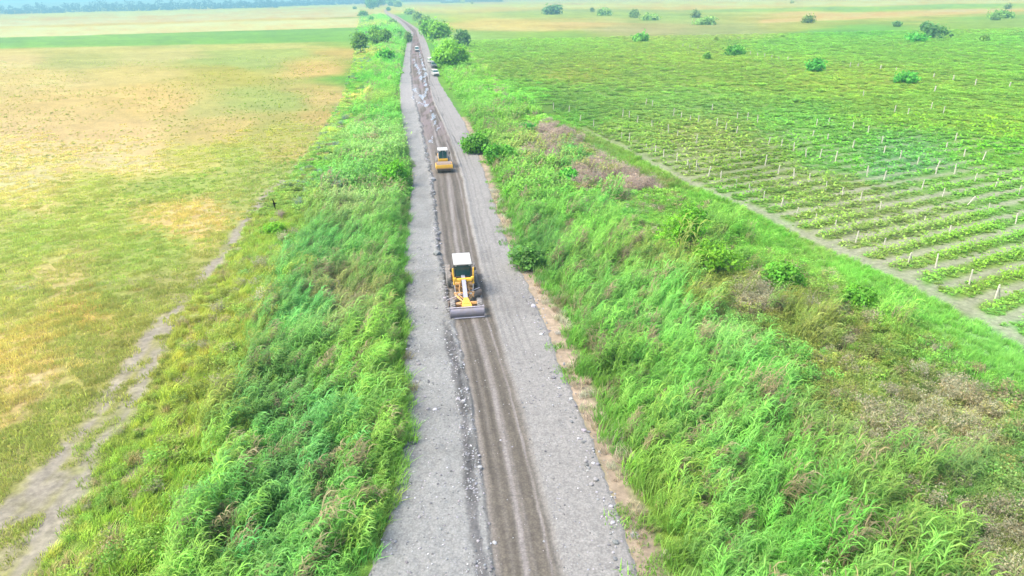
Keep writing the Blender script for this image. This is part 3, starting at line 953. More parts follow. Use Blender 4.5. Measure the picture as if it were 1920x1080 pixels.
    scatter('stubble_tufts', 'low', P_vine, np.c_[p, ground_z(p[:, 0], p[:, 1])], tt, np.exp(rng.normal(0, .4, len(p))) * .30, rng.uniform(0, 6.28, len(p)), 'small weed tufts dotting the yellow stubble field', 'weeds')
    p = sample_region(lambda y: BELT_R(y) - .7, lambda y: BELT_R(y) + .6, 22, 90, lambda y: 1.5)
    straw = np.clip(lin((228, 208, 168)) / GAIN * 2.9 * np.exp(rng.normal(0, .2, len(p)))[:, None] * np.exp(rng.normal(0, .05, (len(p), 3))), .01, .4)
    scatter('dry_grass', 'grass', P_grass, np.c_[p, ground_z(p[:, 0], p[:, 1])], straw, np.exp(rng.normal(0, .3, len(p))) * .7, rng.uniform(0, 6.28, len(p)), 'dry straw coloured grass fringing the reeds right of the road', 'grass')
    # green tufts on the tan shoulder
    p = sample_region(lambda y: ROAD_R(y) - .2, lambda y: BELT_R(y) + .6, 22, 110, lambda y: 1.2)
    p = p[(fbm(p[:, 0] / 2, p[:, 1] / 3.5, 3, 131) > .52)]
    scatter('verge_tufts', 'short', P_short, np.c_[p, ground_z(p[:, 0], p[:, 1]) + .05], tint_at(p, K * .9, .2, .05), np.exp(rng.normal(0, .3, len(p))) * 1.1, rng.uniform(0, 6.28, len(p)), 'small grass tufts on the tan earth verge right of the gravel', 'grass')


def stones():
    k = N('stone')
    a = k.n('ShaderNodeAttribute', attribute_type='INSTANCER', attribute_name='tint').outputs['Color']
    k.l(a, k.b.inputs['Base Color']); k.b.inputs['Roughness'].default_value = .9
    objs = []
    for i in range(5):
        bm = bmesh.new(); bmesh.ops.create_icosphere(bm, subdivisions=1, radius=.5)
        for v in bm.verts:
            v.co *= random.uniform(.7, 1.15); v.co.z *= .62; v.co.x *= 1.15
        me = bpy.data.meshes.new('stone'); bm.to_mesh(me); bm.free(); me.materials.append(k.m)
        objs.append(bpy.data.objects.new('stone', me))
    p1 = sample_region(ROAD_L, LANE_L, 21, 75, lambda y: 15 if y < 45 else 8)
    p2 = sample_region(LANE_R, ROAD_R, 21, 70, lambda y: 10 if y < 45 else 5)
    p3 = sample_region(lambda y: LANE_L(y) - 1.0, lambda y: LANE_L(y) + .05, 21, 52, lambda y: 20)
    p4 = sample_region(lambda y: LANE_L(y) - .5, lambda y: LANE_L(y) + .15, 50, 130, lambda y: 6)
    p5 = sample_region(lambda y: ROAD_R(y) - .8, lambda y: ROAD_R(y) + .5, 21, 60, lambda y: 10)
    p6 = sample_region(LANE_L, LANE_R, 21, 60, lambda y: 2.0)
    p7 = sample_region(lambda y: ROAD_L(y) - .1, lambda y: ROAD_L(y) + .7, 21, 60, lambda y: 16)
    p = np.concatenate([p1, p2, p3, p4, p5, p6, p7])
    big = np.concatenate([np.full(len(q), s) for q, s in ((p1, .045), (p2, .042), (p3, .065), (p4, .13), (p5, .07), (p6, .04), (p7, .06))])
    cl = fbm(p[:, 0] / 1.2, p[:, 1] / 1.2, 3, 141)
    keep = rng.random(len(p)) < smooth(.25, .6, cl) * 1.1
    p = p[keep]; big = big[keep]; n = len(p)
    s = big * 1.45 * np.exp(rng.normal(0, .45, n))
    base = lin((205, 205, 206)) / GAIN
    t = base * np.exp(rng.normal(-.05, .42, n))[:, None] * np.exp(rng.normal(0, .03, (n, 3)))
    z = np.zeros(n)
    t_ = (p[:, 0] - ROAD_L(p[:, 1])) / (ROAD_R(p[:, 1]) - ROAD_L(p[:, 1]))
    z = road_fields(p[:, 1], np.clip(t_, 0, 1))[1] + s * .12
    z = np.where(t_ > 1, ground_z(p[:, 0], p[:, 1]) + .02, z)
    scatter('gravel', 'stones', objs, np.c_[p, z], np.clip(t, .02, .4), s, rng.uniform(0, 6.28, n), 'loose grey stones lying on the gravel road and along its lane edge', 'gravel')
    # three larger rocks by the right edge
    for (px, py, d, lab) in ((1117, 903, .17, 'pale grey rock at the right edge of the gravel, larger of the close pair'), (1108, 912, .12, 'grey rock at the right edge of the gravel, smaller of the close pair'), (1098, 868, .11, 'grey rock at the right gravel edge, set apart beyond the pair of rocks')):
        x, y = G(px, py)
        bm = bmesh.new(); bmesh.ops.create_icosphere(bm, subdivisions=2, radius=d)
        sx, sy = random.uniform(.8, 1.2), random.uniform(.7, 1.1)
        for v in bm.verts:
            q = v.co * 3.1 / d * .3
            v.co *= 1 + .35 * (float(vnoise(np.array(q.x * 2 + px), np.array(q.y * 2 + q.z * 1.7), 5)) - .5)
            v.co.x *= sx; v.co.y *= sy; v.co.z *= .65
        me = bpy.data.meshes.new('rock'); bm.to_mesh(me); bm.free()
        me.materials.append(paint('rock_grey', A(215, 214, 212), .9, 0, .2))
        o = link('rock', me, None, (x, y, float(road_z(np.array([x]), np.array([y]))[0]) + d * .35))
        tag(o, lab, 'rock', 'rocks at the gravel edge')


# ------------------------------------------------------------------ trees and shrubs
def crown(lobes, n, size, base, flat=.35, clump=.16, droop=0.0, seed=0):
    """leaf clumps over and inside a set of ellipsoid lobes: (centre, radii)"""
    st = Strips()
    rs = random.Random(seed)
    vol = [r[0] * r[1] * r[2] for _, r in lobes]; tot = sum(vol) if vol else 1
    for (c, r), v in zip(lobes, vol):
        k = max(6, int(n * (v / tot) ** .8 / sum((q / tot) ** .8 for q in vol)))
        ncl = max(4, k // 14)
        for _ in range(ncl):
            d = Vector((rs.gauss(0, 1), rs.gauss(0, 1), rs.gauss(0.25, 1)))
            if d.length < .01: continue
            d.normalize()
            rr = rs.uniform(.55, 1.08)
            cc = Vector((c[0] + d.x * r[0] * rr, c[1] + d.y * r[1] * rr, c[2] + d.z * r[2] * rr))
            if cc.z < .05: cc.z = rs.uniform(.05, .3)
            g = max(.45, rs.gauss(1, clump)); hu = rs.gauss(0, .07)
            for _ in range(14):
                o = Vector((rs.gauss(0, 1), rs.gauss(0, 1), rs.gauss(0, .8))) * size * 1.3
                p = cc + o
                if p.z < .02: p.z = abs(p.z) + .02
                if droop: p.z = max(.02, p.z - droop * rs.random() * size * 4)
                nn = d * 1.0 + Vector((rs.gauss(0, .55), rs.gauss(0, .55), flat + rs.gauss(0, .4)))
                j = max(.4, rs.gauss(1, .13)) * g
                st.quad(p, nn, size * rs.uniform(.6, 1.35), (base[0] * j * (1 + hu), base[1] * j, base[2] * j * (1 - hu)), 1.7)
    return st


def plant(name, cat, label, px, py, wpx, hpx, rgb, kind='shrub', group=None, n=900, trunk=True, seed=0, depth=None):
    x, y = G(px, py)
    w = float(proj(x, y)[2])
    W = wpx * w / FPX; ele = math.atan2(CAM_H, math.hypot(x, y))
    Hh = max(.3, (hpx * w / FPX - .35 * W * math.sin(ele)) / math.cos(ele))
    rs = random.Random(seed * 17 + int(px) * 3 + int(py))
    lobes = []
    R = W / 2
    if kind == 'shrub':
        for k in range(8):
            a = rs.uniform(0, 6.283); d = R * .62 * math.sqrt(rs.random())
            hh = Hh * rs.uniform(.35, .62) * (1 - .35 * d / R)
            lobes.append(((d * math.cos(a), d * math.sin(a), hh), (R * rs.uniform(.34, .5), R * rs.uniform(.34, .5), hh * .72)))
    elif kind == 'tree':
        for k in range(11):
            a = rs.uniform(0, 6.283); d = R * .62 * math.sqrt(rs.random())
            zz = Hh * rs.uniform(.36, .80) * (1 - .22 * d / R)
            lobes.append(((d * math.cos(a), d * math.sin(a), zz), (R * rs.uniform(.3, .48), R * rs.uniform(.3, .48), Hh * rs.uniform(.15, .24))))
    elif kind == 'willow':
        for k in range(16):
            a = rs.uniform(0, 6.283); d = R * .70 * math.sqrt(rs.random())
            zz = Hh * (.30 + .42 * (1 - (d / R) ** 2)) * rs.uniform(.8, 1.1)
            lobes.append(((d * math.cos(a), d * math.sin(a), zz), (R * rs.uniform(.25, .4), R * rs.uniform(.25, .4), Hh * rs.uniform(.16, .26))))
    elif kind == 'tall':
        for k in range(9):
            a = rs.uniform(0, 6.283); zz = Hh * (.14 + .78 * k / 9); q = math.sin(math.pi * min(.95, .12 + zz / Hh * .85)) ** .7
            d = R * .35 * q
            lobes.append(((d * math.cos(a), d * math.sin(a), zz), (R * .62 * q + .1, R * .62 * q + .1, Hh * .12)))
    rgb = np.array(rgb, float); rgb = rgb + (rgb @ np.array([.3, .6, .1]) - rgb) * .2 + np.array([14, 8, 4]) + (10 if group and 'fields' in group else 0)  # right-field bushes: extra haze put into the leaf colour as a lighter tone
    al = np.maximum(albedo(lin(rgb), np.array(math.hypot(x, y))), np.array([.62, .66, .55]) * lin(rgb) / GAIN) * KV * (1.35 if rgb[1] < 178 else .95)
    size = max(.09, min(w / 693 * 1.8, W * .12))
    st = crown(lobes, n, size, np.clip(al, .006, .5), seed=rs.randint(0, 9999), droop=.8 if kind == 'willow' else 0, clump=.2)
    e = empty(name, (x, y, float(ground_z(np.array([x]), np.array([y]))[0]) - .05))
    link('crown' if kind != 'shrub' else 'foliage', st.mesh('crown', LEAF), e)
    if trunk:
        m = MB()
        if kind in ('tree', 'willow', 'tall'):
            m.tube((0, 0, 0), (0, 0, Hh * .35), max(.06, W * .03), max(.05, W * .022), 9)
            for (c, r) in lobes[:7]: m.tube((0, 0, Hh * .25), c, max(.04, W * .014), .02, 6)
            m.build('trunk', BARK, e)
        else:
            for (c, r) in lobes[:5]: m.tube((c[0] * .15, c[1] * .15, 0), (c[0], c[1], c[2]), max(.02, W * .012), .01, 6)
            m.build('stem', BARK, e)
    return tag(e, label, cat, group)


def vegetation():
    g1 = 'bushes in the weedy belt beside the road'
    for a in (
        (888, 286, 54, 46, (78, 145, 62), 'dark green bush beside the right gravel edge, near the roller'),
        (938, 304, 60, 50, (72, 148, 60), 'dark rounded bush between the roller and the mauve weeds'),
        (914, 262, 28, 20, (98, 155, 70), 'small dull green bush just behind two darker bushes by the roller'),
        (966, 372, 48, 30, (92, 170, 58), 'low green bush in the weeds right of the gravel, below the darker pair'),
        (1062, 340, 38, 28, (78, 175, 78), 'bluish green bush standing left of the mauve dry weeds'),
        (988, 246, 30, 12, (66, 150, 88), 'low teal bush at the tip of the mauve dry weeds'),
        (985, 502, 74, 58, (84, 140, 88), 'blue green bush leaning over the right gravel edge level with the grader cab'),
        (1046, 498, 66, 48, (88, 150, 92), 'blue green bush next to the one leaning over the gravel edge'),
        (1290, 462, 112, 88, (98, 166, 52), 'large dark green bush in the weeds before the grass margin'),
        (1342, 518, 138, 92, (120, 186, 58), 'large bright yellow green bush, widest in the weedy belt'),
        (1468, 545, 82, 74, (100, 178, 66), 'medium green bush right of the widest bright bush'),
        (1600, 578, 90, 58, (106, 182, 62), 'green bush close to the grass margin near the bare vineyard corner'),
        (1240, 476, 62, 46, (108, 176, 62), 'small green bush left of the large dark bush'),
        (745, 352, 64, 60, (84, 162, 42), 'dense green bush overhanging the left gravel edge'),
        (512, 442, 54, 28, (105, 165, 55), 'dark green scrub bush below the flying bird'),
    ):
        plant('bush', 'bush', a[5], a[0], a[1], a[2], a[3], a[4], 'shrub', g1, 2600)
    g2 = 'trees along the road'
    for a in (
        (677, 101, 28, 40, (98, 152, 78), 'tree', 'dark narrow tree at the edge of the stubble field left of the road'),
        (704, 86, 20, 32, (112, 168, 86), 'tree', 'left one of two touching round trees left of the road'),
        (722, 86, 22, 36, (108, 164, 84), 'tree', 'right one of two touching round trees left of the road'),
        (722, 116, 32, 28, (84, 170, 78), 'shrub', 'bushy green tree in the reeds left of the road, below the touching pair'),
        (765, 80, 14, 22, (105, 150, 125), 'shrub', 'grey green bush at the left road edge where the road bends'),
        (846, 126, 78, 54, (128, 198, 84), 'willow', 'big bright green willow tree right of the road beside the parked vehicles'),
        (826, 76, 40, 36, (134, 200, 90), 'willow', 'light green round tree standing behind the big willow'),
        (806, 68, 28, 28, (120, 192, 88), 'tree', 'green tree nearest the road bend, left of the light green round tree'),
        (866, 88, 30, 28, (88, 142, 120), 'tree', 'dark blue grey tree right of and behind the big willow'),
        (797, 51, 20, 20, (140, 186, 152), 'shrub', 'hazy grey green thicket right of the far road bend'),
        (784, 38, 18, 14, (138, 186, 158), 'shrub', 'hazy thicket farther along the road, beyond the grey green one'),
        (680, 30, 14, 9, (120, 190, 120), 'shrub', 'small green bush at the far end of the stubble field'),
        (697, 40, 7, 10, (100, 190, 100), 'tree', 'slim green tree in the far reeds left of the road'),
        (665, 17, 6, 5, (120, 165, 150), 'shrub', 'tiny grey bush on the pale field beyond the stubble'),
        (695, 17, 16, 20, (120, 196, 180), 'tree', 'hazy blue green tree, leftmost of the clump at the road end'),
        (709, 14, 18, 22, (126, 198, 184), 'tree', 'hazy blue green tree in the middle of the clump at the road end'),
        (719, 11, 14, 18, (120, 192, 180), 'tree', 'hazy tree at the road end, just left of the far road'),
        (735, 11, 16, 16, (136, 206, 186), 'tree', 'hazy tree at the road end, just right of the far road'),
        (746, 13, 12, 12, (150, 208, 196), 'shrub', 'hazy bush at the road end, rightmost of the clump'),
        (736, 45, 14, 9, (128, 184, 140), 'shrub', 'low green thicket left of the road before its far bend'),
        (808, 60, 16, 16, (126, 186, 128), 'shrub', 'grey green thicket between the road bend and the green trees'),
        (770, 27, 18, 8, (150, 200, 176), 'shrub', 'pale hazy scrub right of the far road, before the clump at its end'),
        (704, 62, 18, 12, (112, 190, 100), 'shrub', 'low bright bush behind the touching pair of round trees'),
        (745, 66, 14, 12, (110, 196, 96), 'shrub', 'low green bush left of the road just before the bend'),
        (728, 20, 7, 7, (110, 165, 165), 'shrub', 'dark hazy bush touching the far road bend'),
    ):
        plant('tree' if a[5] != 'shrub' else 'bush', 'tree' if a[5] != 'shrub' else 'bush', a[6], a[0], a[1], a[2], a[3], a[4], a[5], g2, 5200 if a[5] == 'willow' else 1500)
    g3 = 'bushes scattered over the right fields'
    for a in (
        (1036, 27, 32, 16, (96, 152, 128), 'big dark hazy tree on the far right field, nearest the road'),
        (1110, 23, 7, 10, (120, 170, 140), 'slim small tree on the far field right of the big dark tree'),
        (1132, 29, 26, 9, (130, 186, 148), 'low bush patch beside the slim small tree'),
        (1190, 33, 18, 17, (118, 168, 136), 'forked grey green bush on the far field'),
        (1218, 38, 26, 8, (135, 188, 152), 'low hazy scrub right of the forked bush'),
        (1306, 33, 18, 14, (118, 164, 140), 'round hazy bush before the pale far strip'),
        (1322, 46, 50, 12, (140, 192, 152), 'wide low hazy scrub under the round bush'),
        (1515, 43, 20, 13, (108, 150, 90), 'dark round bush on the edge of the pinkish strip'),
        (1680, 50, 14, 12, (104, 165, 140), 'small blue green bush left of the big dark thicket'),
        (1752, 72, 50, 30, (78, 138, 112), 'big dark blue green thicket in the right field'),
        (1733, 60, 16, 20, (76, 140, 110), 'dark upright bush at the left end of the big thicket'),
        (1717, 78, 42, 16, (88, 196, 108), 'bright green low bush in front of the big dark thicket'),
        (1890, 17, 11, 10, (125, 175, 150), 'tiny hazy tree at the far right'),
        (1882, 34, 46, 12, (128, 188, 128), 'wide green scrub at the far right edge'),
        (1866, 38, 14, 9, (115, 170, 120), 'small scrub bush left of the wide green scrub'),
        (1202, 79, 28, 15, (104, 182, 106), 'round green bush on the border of the pale fallow field'),
        (1378, 104, 38, 19, (84, 168, 78), 'dark green bush on the row of far vine stakes'),
        (1327, 111, 14, 14, (86, 150, 58), 'small dark bush left of the bush on the far stakes'),
        (1528, 134, 35, 24, (82, 190, 98), 'teal green bush in the middle of the right field'),
        (1698, 155, 48, 22, (88, 194, 98), 'wide teal green bush right of the middle one'),
        (1343, 76, 8, 8, (125, 160, 88), 'tiny dark bush at the top edge of the yellow green field'),
        (1845, 77, 18, 10, (118, 172, 110), 'small grey green bush right of the big thicket'),
        (1468, 70, 8, 5, (118, 170, 88), 'tiny low bush at the upper edge of the green field'),
        (1907, 63, 14, 4, (110, 160, 100), 'flat dark scrub patch at the right picture edge'),
        (1485, 6, 6, 6, (150, 190, 160), 'speck of a tree on the farthest pale field'),
        (885, 7, 5, 5, (130, 180, 165), 'speck of a bush on the far horizon right of the road'),
        (867, 6, 8, 5, (150, 205, 190), 'tiny hazy bush on the far horizon left of another speck'),
    ):
        plant('field_bush', 'bush', a[5], a[0], a[1], a[2], a[3], a[4], 'shrub', g3, 700)


def far_woods():
    """wooded skyline left and along the far edge"""
    for (nm, lab, segs, rgb) in (
        ('far_wood', 'hazy blue wood along the horizon beyond the left fields', [((-90, 29), (120, 24), 17), ((120, 23), (330, 19), 20), ((330, 18), (520, 14), 18), ((500, 13), (690, 7), 13)], (118, 196, 218)),
        ('far_scrub', 'thin hazy tree belt along the horizon right of the road', [((740, 4), (830, 2), 7), ((830, 6), (940, 1), 5)], (165, 218, 214)),
    ):
        st = Strips()
        for (a, b, hp) in segs:
            nseg = int(abs(b[0] - a[0]) / 5)
            for k in range(nseg):
                t = (k + random.random()) / nseg
                px = a[0] + (b[0] - a[0]) * t; py = a[1] + (b[1] - a[1]) * t + random.uniform(-.8, .4)
                x, y = G(px, max(py, 3.5 if px > 700 else -5)); w = float(proj(x, y)[2])
                m = w / FPX
                hh = hp * m * random.uniform(.45, 1.1) * (.65 + .7 * float(fbm(np.array(px / 38.), np.array(1.), 3, 151)))
                r = m * random.uniform(4, 9)
                al = np.clip(albedo(lin(rgb), np.array(math.hypot(x, y))) * 1.2, .02, .12)
                for _ in range(60):
                    d = Vector((random.gauss(0, .45), random.gauss(0, .45), random.uniform(0, 1)))
                    p = Vector((x + d.x * r, y + d.y * r, max(.5, hh * d.z * (1 - .35 * min(1, d.x ** 2 + d.y ** 2)))))
                    j = random.gauss(1, .12)
                    st.quad(p, Vector((random.gauss(0, .5), -.6 + random.gauss(0, .5), .5)), 2.2 * m, (al[0] * j, al[1] * j, al[2] * j), 1.5)
        tag(link(nm, st.mesh(nm, LEAF)), lab, 'wood', None, 'stuff')
    # low hills behind the wood
    vs = []; xs = np.linspace(-5200, 1500, 90)
    rows = [(3300, 0.0), (3600, .6), (4100, 1.0), (5200, .9), (6200, 0.0)]
    for (yy, h) in rows:
        for i, x in enumerate(xs):
            hgt = h * (14 + 26 * float(fbm(np.array(x / 900.), np.array(yy / 3000.), 3, 161))) * min(1, (1500 - x) / 1500)
            vs.append((x * yy / 3600, yy, hgt - .5))
    n = len(xs)
    q = [(r * n + i, r * n + i + 1, (r + 1) * n + i + 1, (r + 1) * n + i) for r in range(len(rows) - 1) for i in range(n - 1)]
    me = np_mesh('hills', vs, quads=q, mat=paint('far_hill', (.06, .09, .05), .95, 0, .3, (.1, .1, .06), .01), smoothf=True)
    tag(link('hills', me), 'low hazy blue hills along the left horizon', 'hills', None, 'structure')


# ------------------------------------------------------------------ vineyard
ORD = ['first', 'second', 'third', 'fourth', 'fifth', 'sixth', 'seventh', 'eighth', 'ninth', 'tenth', 'eleventh', 'twelfth', 'thirteenth', 'fourteenth', 'fifteenth', 'sixteenth', 'seventeenth', 'eighteenth', 'nineteenth', 'twentieth']
ORD += ['twenty-' + o for o in ORD[:9]] + ['thirtieth'] + ['thirty-' + o for o in ORD[:9]] + ['fortieth'] + ['forty-' + o for o in ORD[:9]] + ['fiftieth'] + ['fifty-' + o for o in ORD[:9]] + ['sixtieth'] + ['sixty-' + o for o in ORD[:9]]


def row_of(x, y): return (x * VN[0] + y * VN[1] - ROW0) / ROWS


def vineyard():
    # rows of vines, each a thing
    for r in range(0, 30):
        n0 = ROW0 + r * ROWS
        # start on the vineyard edge
        s = 0; best = None
        for s in np.arange(0, 140, .5):
            x, y = VD * s + VN * n0
            if x > VINE_E(np.array(y)) + 1.0 and y > 30: best = s; break
        if best is None: continue
        st = Strips(); L = 0
        s = best
        while s < best + 95:
            x, y = VD * s + VN * n0
            px, py, w = (float(v) for v in proj(x, y))
            if px > 2010 or y > 140: break
            dens = float(fbm(np.array(x / 5.), np.array(y / 5.), 3, 171))
            k = (21 if y < 75 else 9 * (1 - .7 * min(1, max(0, (y - 85) / 45)))) * (0 if dens < .34 else (.25 + 1.5 * (dens - .3)))
            size = max(.10, w / 693 * 1.5)
            base = albedo(cover_seen(np.array([x]), np.array([y]))[0], np.array(w)) * np.array([.96, .98, 1.15]) * KV
            hh = .45 + .8 * max(0, dens - .38)
            cj = random.gauss(1, .12)
            for _ in range(int(k)):
                p = Vector((x + random.gauss(0, .38), y + random.gauss(0, .38), abs(random.gauss(.45, .3)) * hh * 1.5 + .05))
                j = random.gauss(1, .16) * cj
                st.quad(p, Vector((random.gauss(0, .6), random.gauss(-.2, .6), 1)), size * random.uniform(.7, 1.5), tuple(np.clip(base * j, .006, .6)), 1.6)
            s += .33 if y < 75 else .5
        if len(st.q) < 40: continue
        o = link('vine_hedge', st.mesh('vine_hedge', LEAF))
        tag(o, f'low leafy green vine row, {ORD[r]} counted from the bare near corner of the vineyard', 'vine row', 'rows of vines in the right field')
    # posts
    z4 = [(263, 60), (360, 78), (645, 90), (700, 90), (258, 132), (415, 178), (475, 195), (535, 210), (593, 247), (660, 252), (625, 150), (820, 200), (893, 130), (820, 112), (960, 175), (735, 265), (397, 285), (278, 245), (65, 178), (18, 303), (65, 305), (123, 335), (182, 357), (460, 328), (535, 350), (608, 368), (888, 338), (970, 355), (690, 405), (770, 430), (855, 460), (318, 415), (390, 455), (473, 490), (548, 530), (640, 557), (730, 608), (832, 662), (968, 682), (1085, 758), (1218, 780), (1380, 862), (1505, 930), (950, 505), (1162, 575), (1285, 625), (1252, 438), (1153, 398), (1220, 325), (1132, 280), (1048, 255), (968, 232), (1265, 220), (1315, 165), (1355, 248), (1445, 265), (1310, 325), (1408, 360), (1508, 388), (1620, 425), (1472, 512), (1603, 570), (1372, 475)]
    z5 = [(845, 60), (885, 72), (700, 135), (742, 148), (792, 172), (885, 200), (990, 235), (1045, 260), (1022, 125), (1070, 140), (1125, 160), (1178, 165), (1265, 90), (1425, 145), (1420, 240), (1165, 300), (1295, 190), (1350, 220), (850, 350), (905, 368), (958, 388), (1042, 412), (1105, 465), (1165, 470), (1240, 510), (1318, 535), (1415, 585), (1500, 612), (262, 85), (360, 110), (430, 160), (515, 200), (692, 275), (740, 295), (1445, 385), (1490, 150)]
    z3 = [(165, 620), (305, 670), (90, 685), (360, 675), (420, 690), (300, 752), (75, 808), (485, 810), (550, 830), (625, 850), (690, 885), (768, 900), (855, 910), (955, 830), (730, 770), (815, 790), (755, 710), (820, 710), (955, 735), (1040, 755), (1110, 805), (1130, 875), (1220, 900), (1320, 925), (1425, 955), (1530, 975), (1640, 1015), (1760, 1040), (1475, 860), (1535, 790), (1685, 910), (1465, 640), (1395, 620), (1265, 655), (1190, 640), (1015, 545), (0, 262), (40, 268), (85, 275), (130, 283), (380, 308), (420, 316), (460, 322), (500, 328), (540, 335), (590, 340), (1110, 395), (1200, 400), (1300, 465), (1415, 520), (1520, 455), (1645, 480), (1835, 495), (1410, 440), (940, 380), (985, 380)]
    pts = [(1280 + a / 2.572, 200 + b / 2.572) for a, b in z4] + [(960 + a / 3.374, 180 + b / 3.374) for a, b in z5] + [(1280 + a / 3, b / 3) for a, b in z3]
    keep = []
    for p in pts:
        if all((p[0] - q[0]) ** 2 + (p[1] - q[1]) ** 2 > 36 for q in keep): keep.append(p)
    braced = [(1287, 318), (1305, 318), (1403, 361), (1464, 390), (1702, 495), (1865, 561), (1290, 318)]
    wood = paint('weathered_post', (0.34, 0.32, 0.24), .8, 0, .35)
    info = []
    for (px, py) in keep:
        x, y = G(px, py); info.append((x, y, px, py))
    rows = {}
    for it in info:
        r = round(row_of(it[0], it[1])); rows.setdefault(r, []).append(it)
    me_c = {}
    for r, its in sorted(rows.items()):
        its.sort(key=lambda t: t[0] * VD[0] + t[1] * VD[1])
        for i, (x, y, px, py) in enumerate(its):
            rs = random.Random(int(px * 7 + py))
            h = 1.25 * rs.uniform(.85, 1.2) if y < 90 else 1.45 * rs.uniform(.8, 1.15)
            lx, ly = rs.gauss(0.03, .05) * h, rs.gauss(0, .04) * h
            w = .095 if y < 90 else (.12 if y < 170 else .2)
            if (px, py) == keep[62]: lx = .7
            m = MB(); m.box((0, 0, h / 2), (w, w, h), (0, 0, 0), .01)
            for v in m.bm.verts: v.co.x += lx * v.co.z / h; v.co.y += ly * v.co.z / h
            br = any(abs(px - a) < 7 and abs(py - b) < 7 for a, b in braced)
            z = float(ground_z(np.array([x]), np.array([y]))[0]) - .05
            rr = ORD[r] if 0 <= r < len(ORD) else 'last'
            lab = f'{"braced" if br else "slim"} pale post, {ORD[i]} from the left, {rr} vineyard row from the near corner'
            if br:
                e = empty('vineyard_post', (x, y, z)); m.build('post', wood, e)
                b = MB(); b.tube((lx * .8, 0, h * .85), (.62, .30, 0), .055, .06, 8); b.build('brace', wood, e)
                tag(e, lab, 'post', 'pale posts of the vineyard')
            else:
                o = m.build('vineyard_post', wood); o.location = (x, y, z)
                tag(o, lab, 'post', 'pale posts of the vineyard')


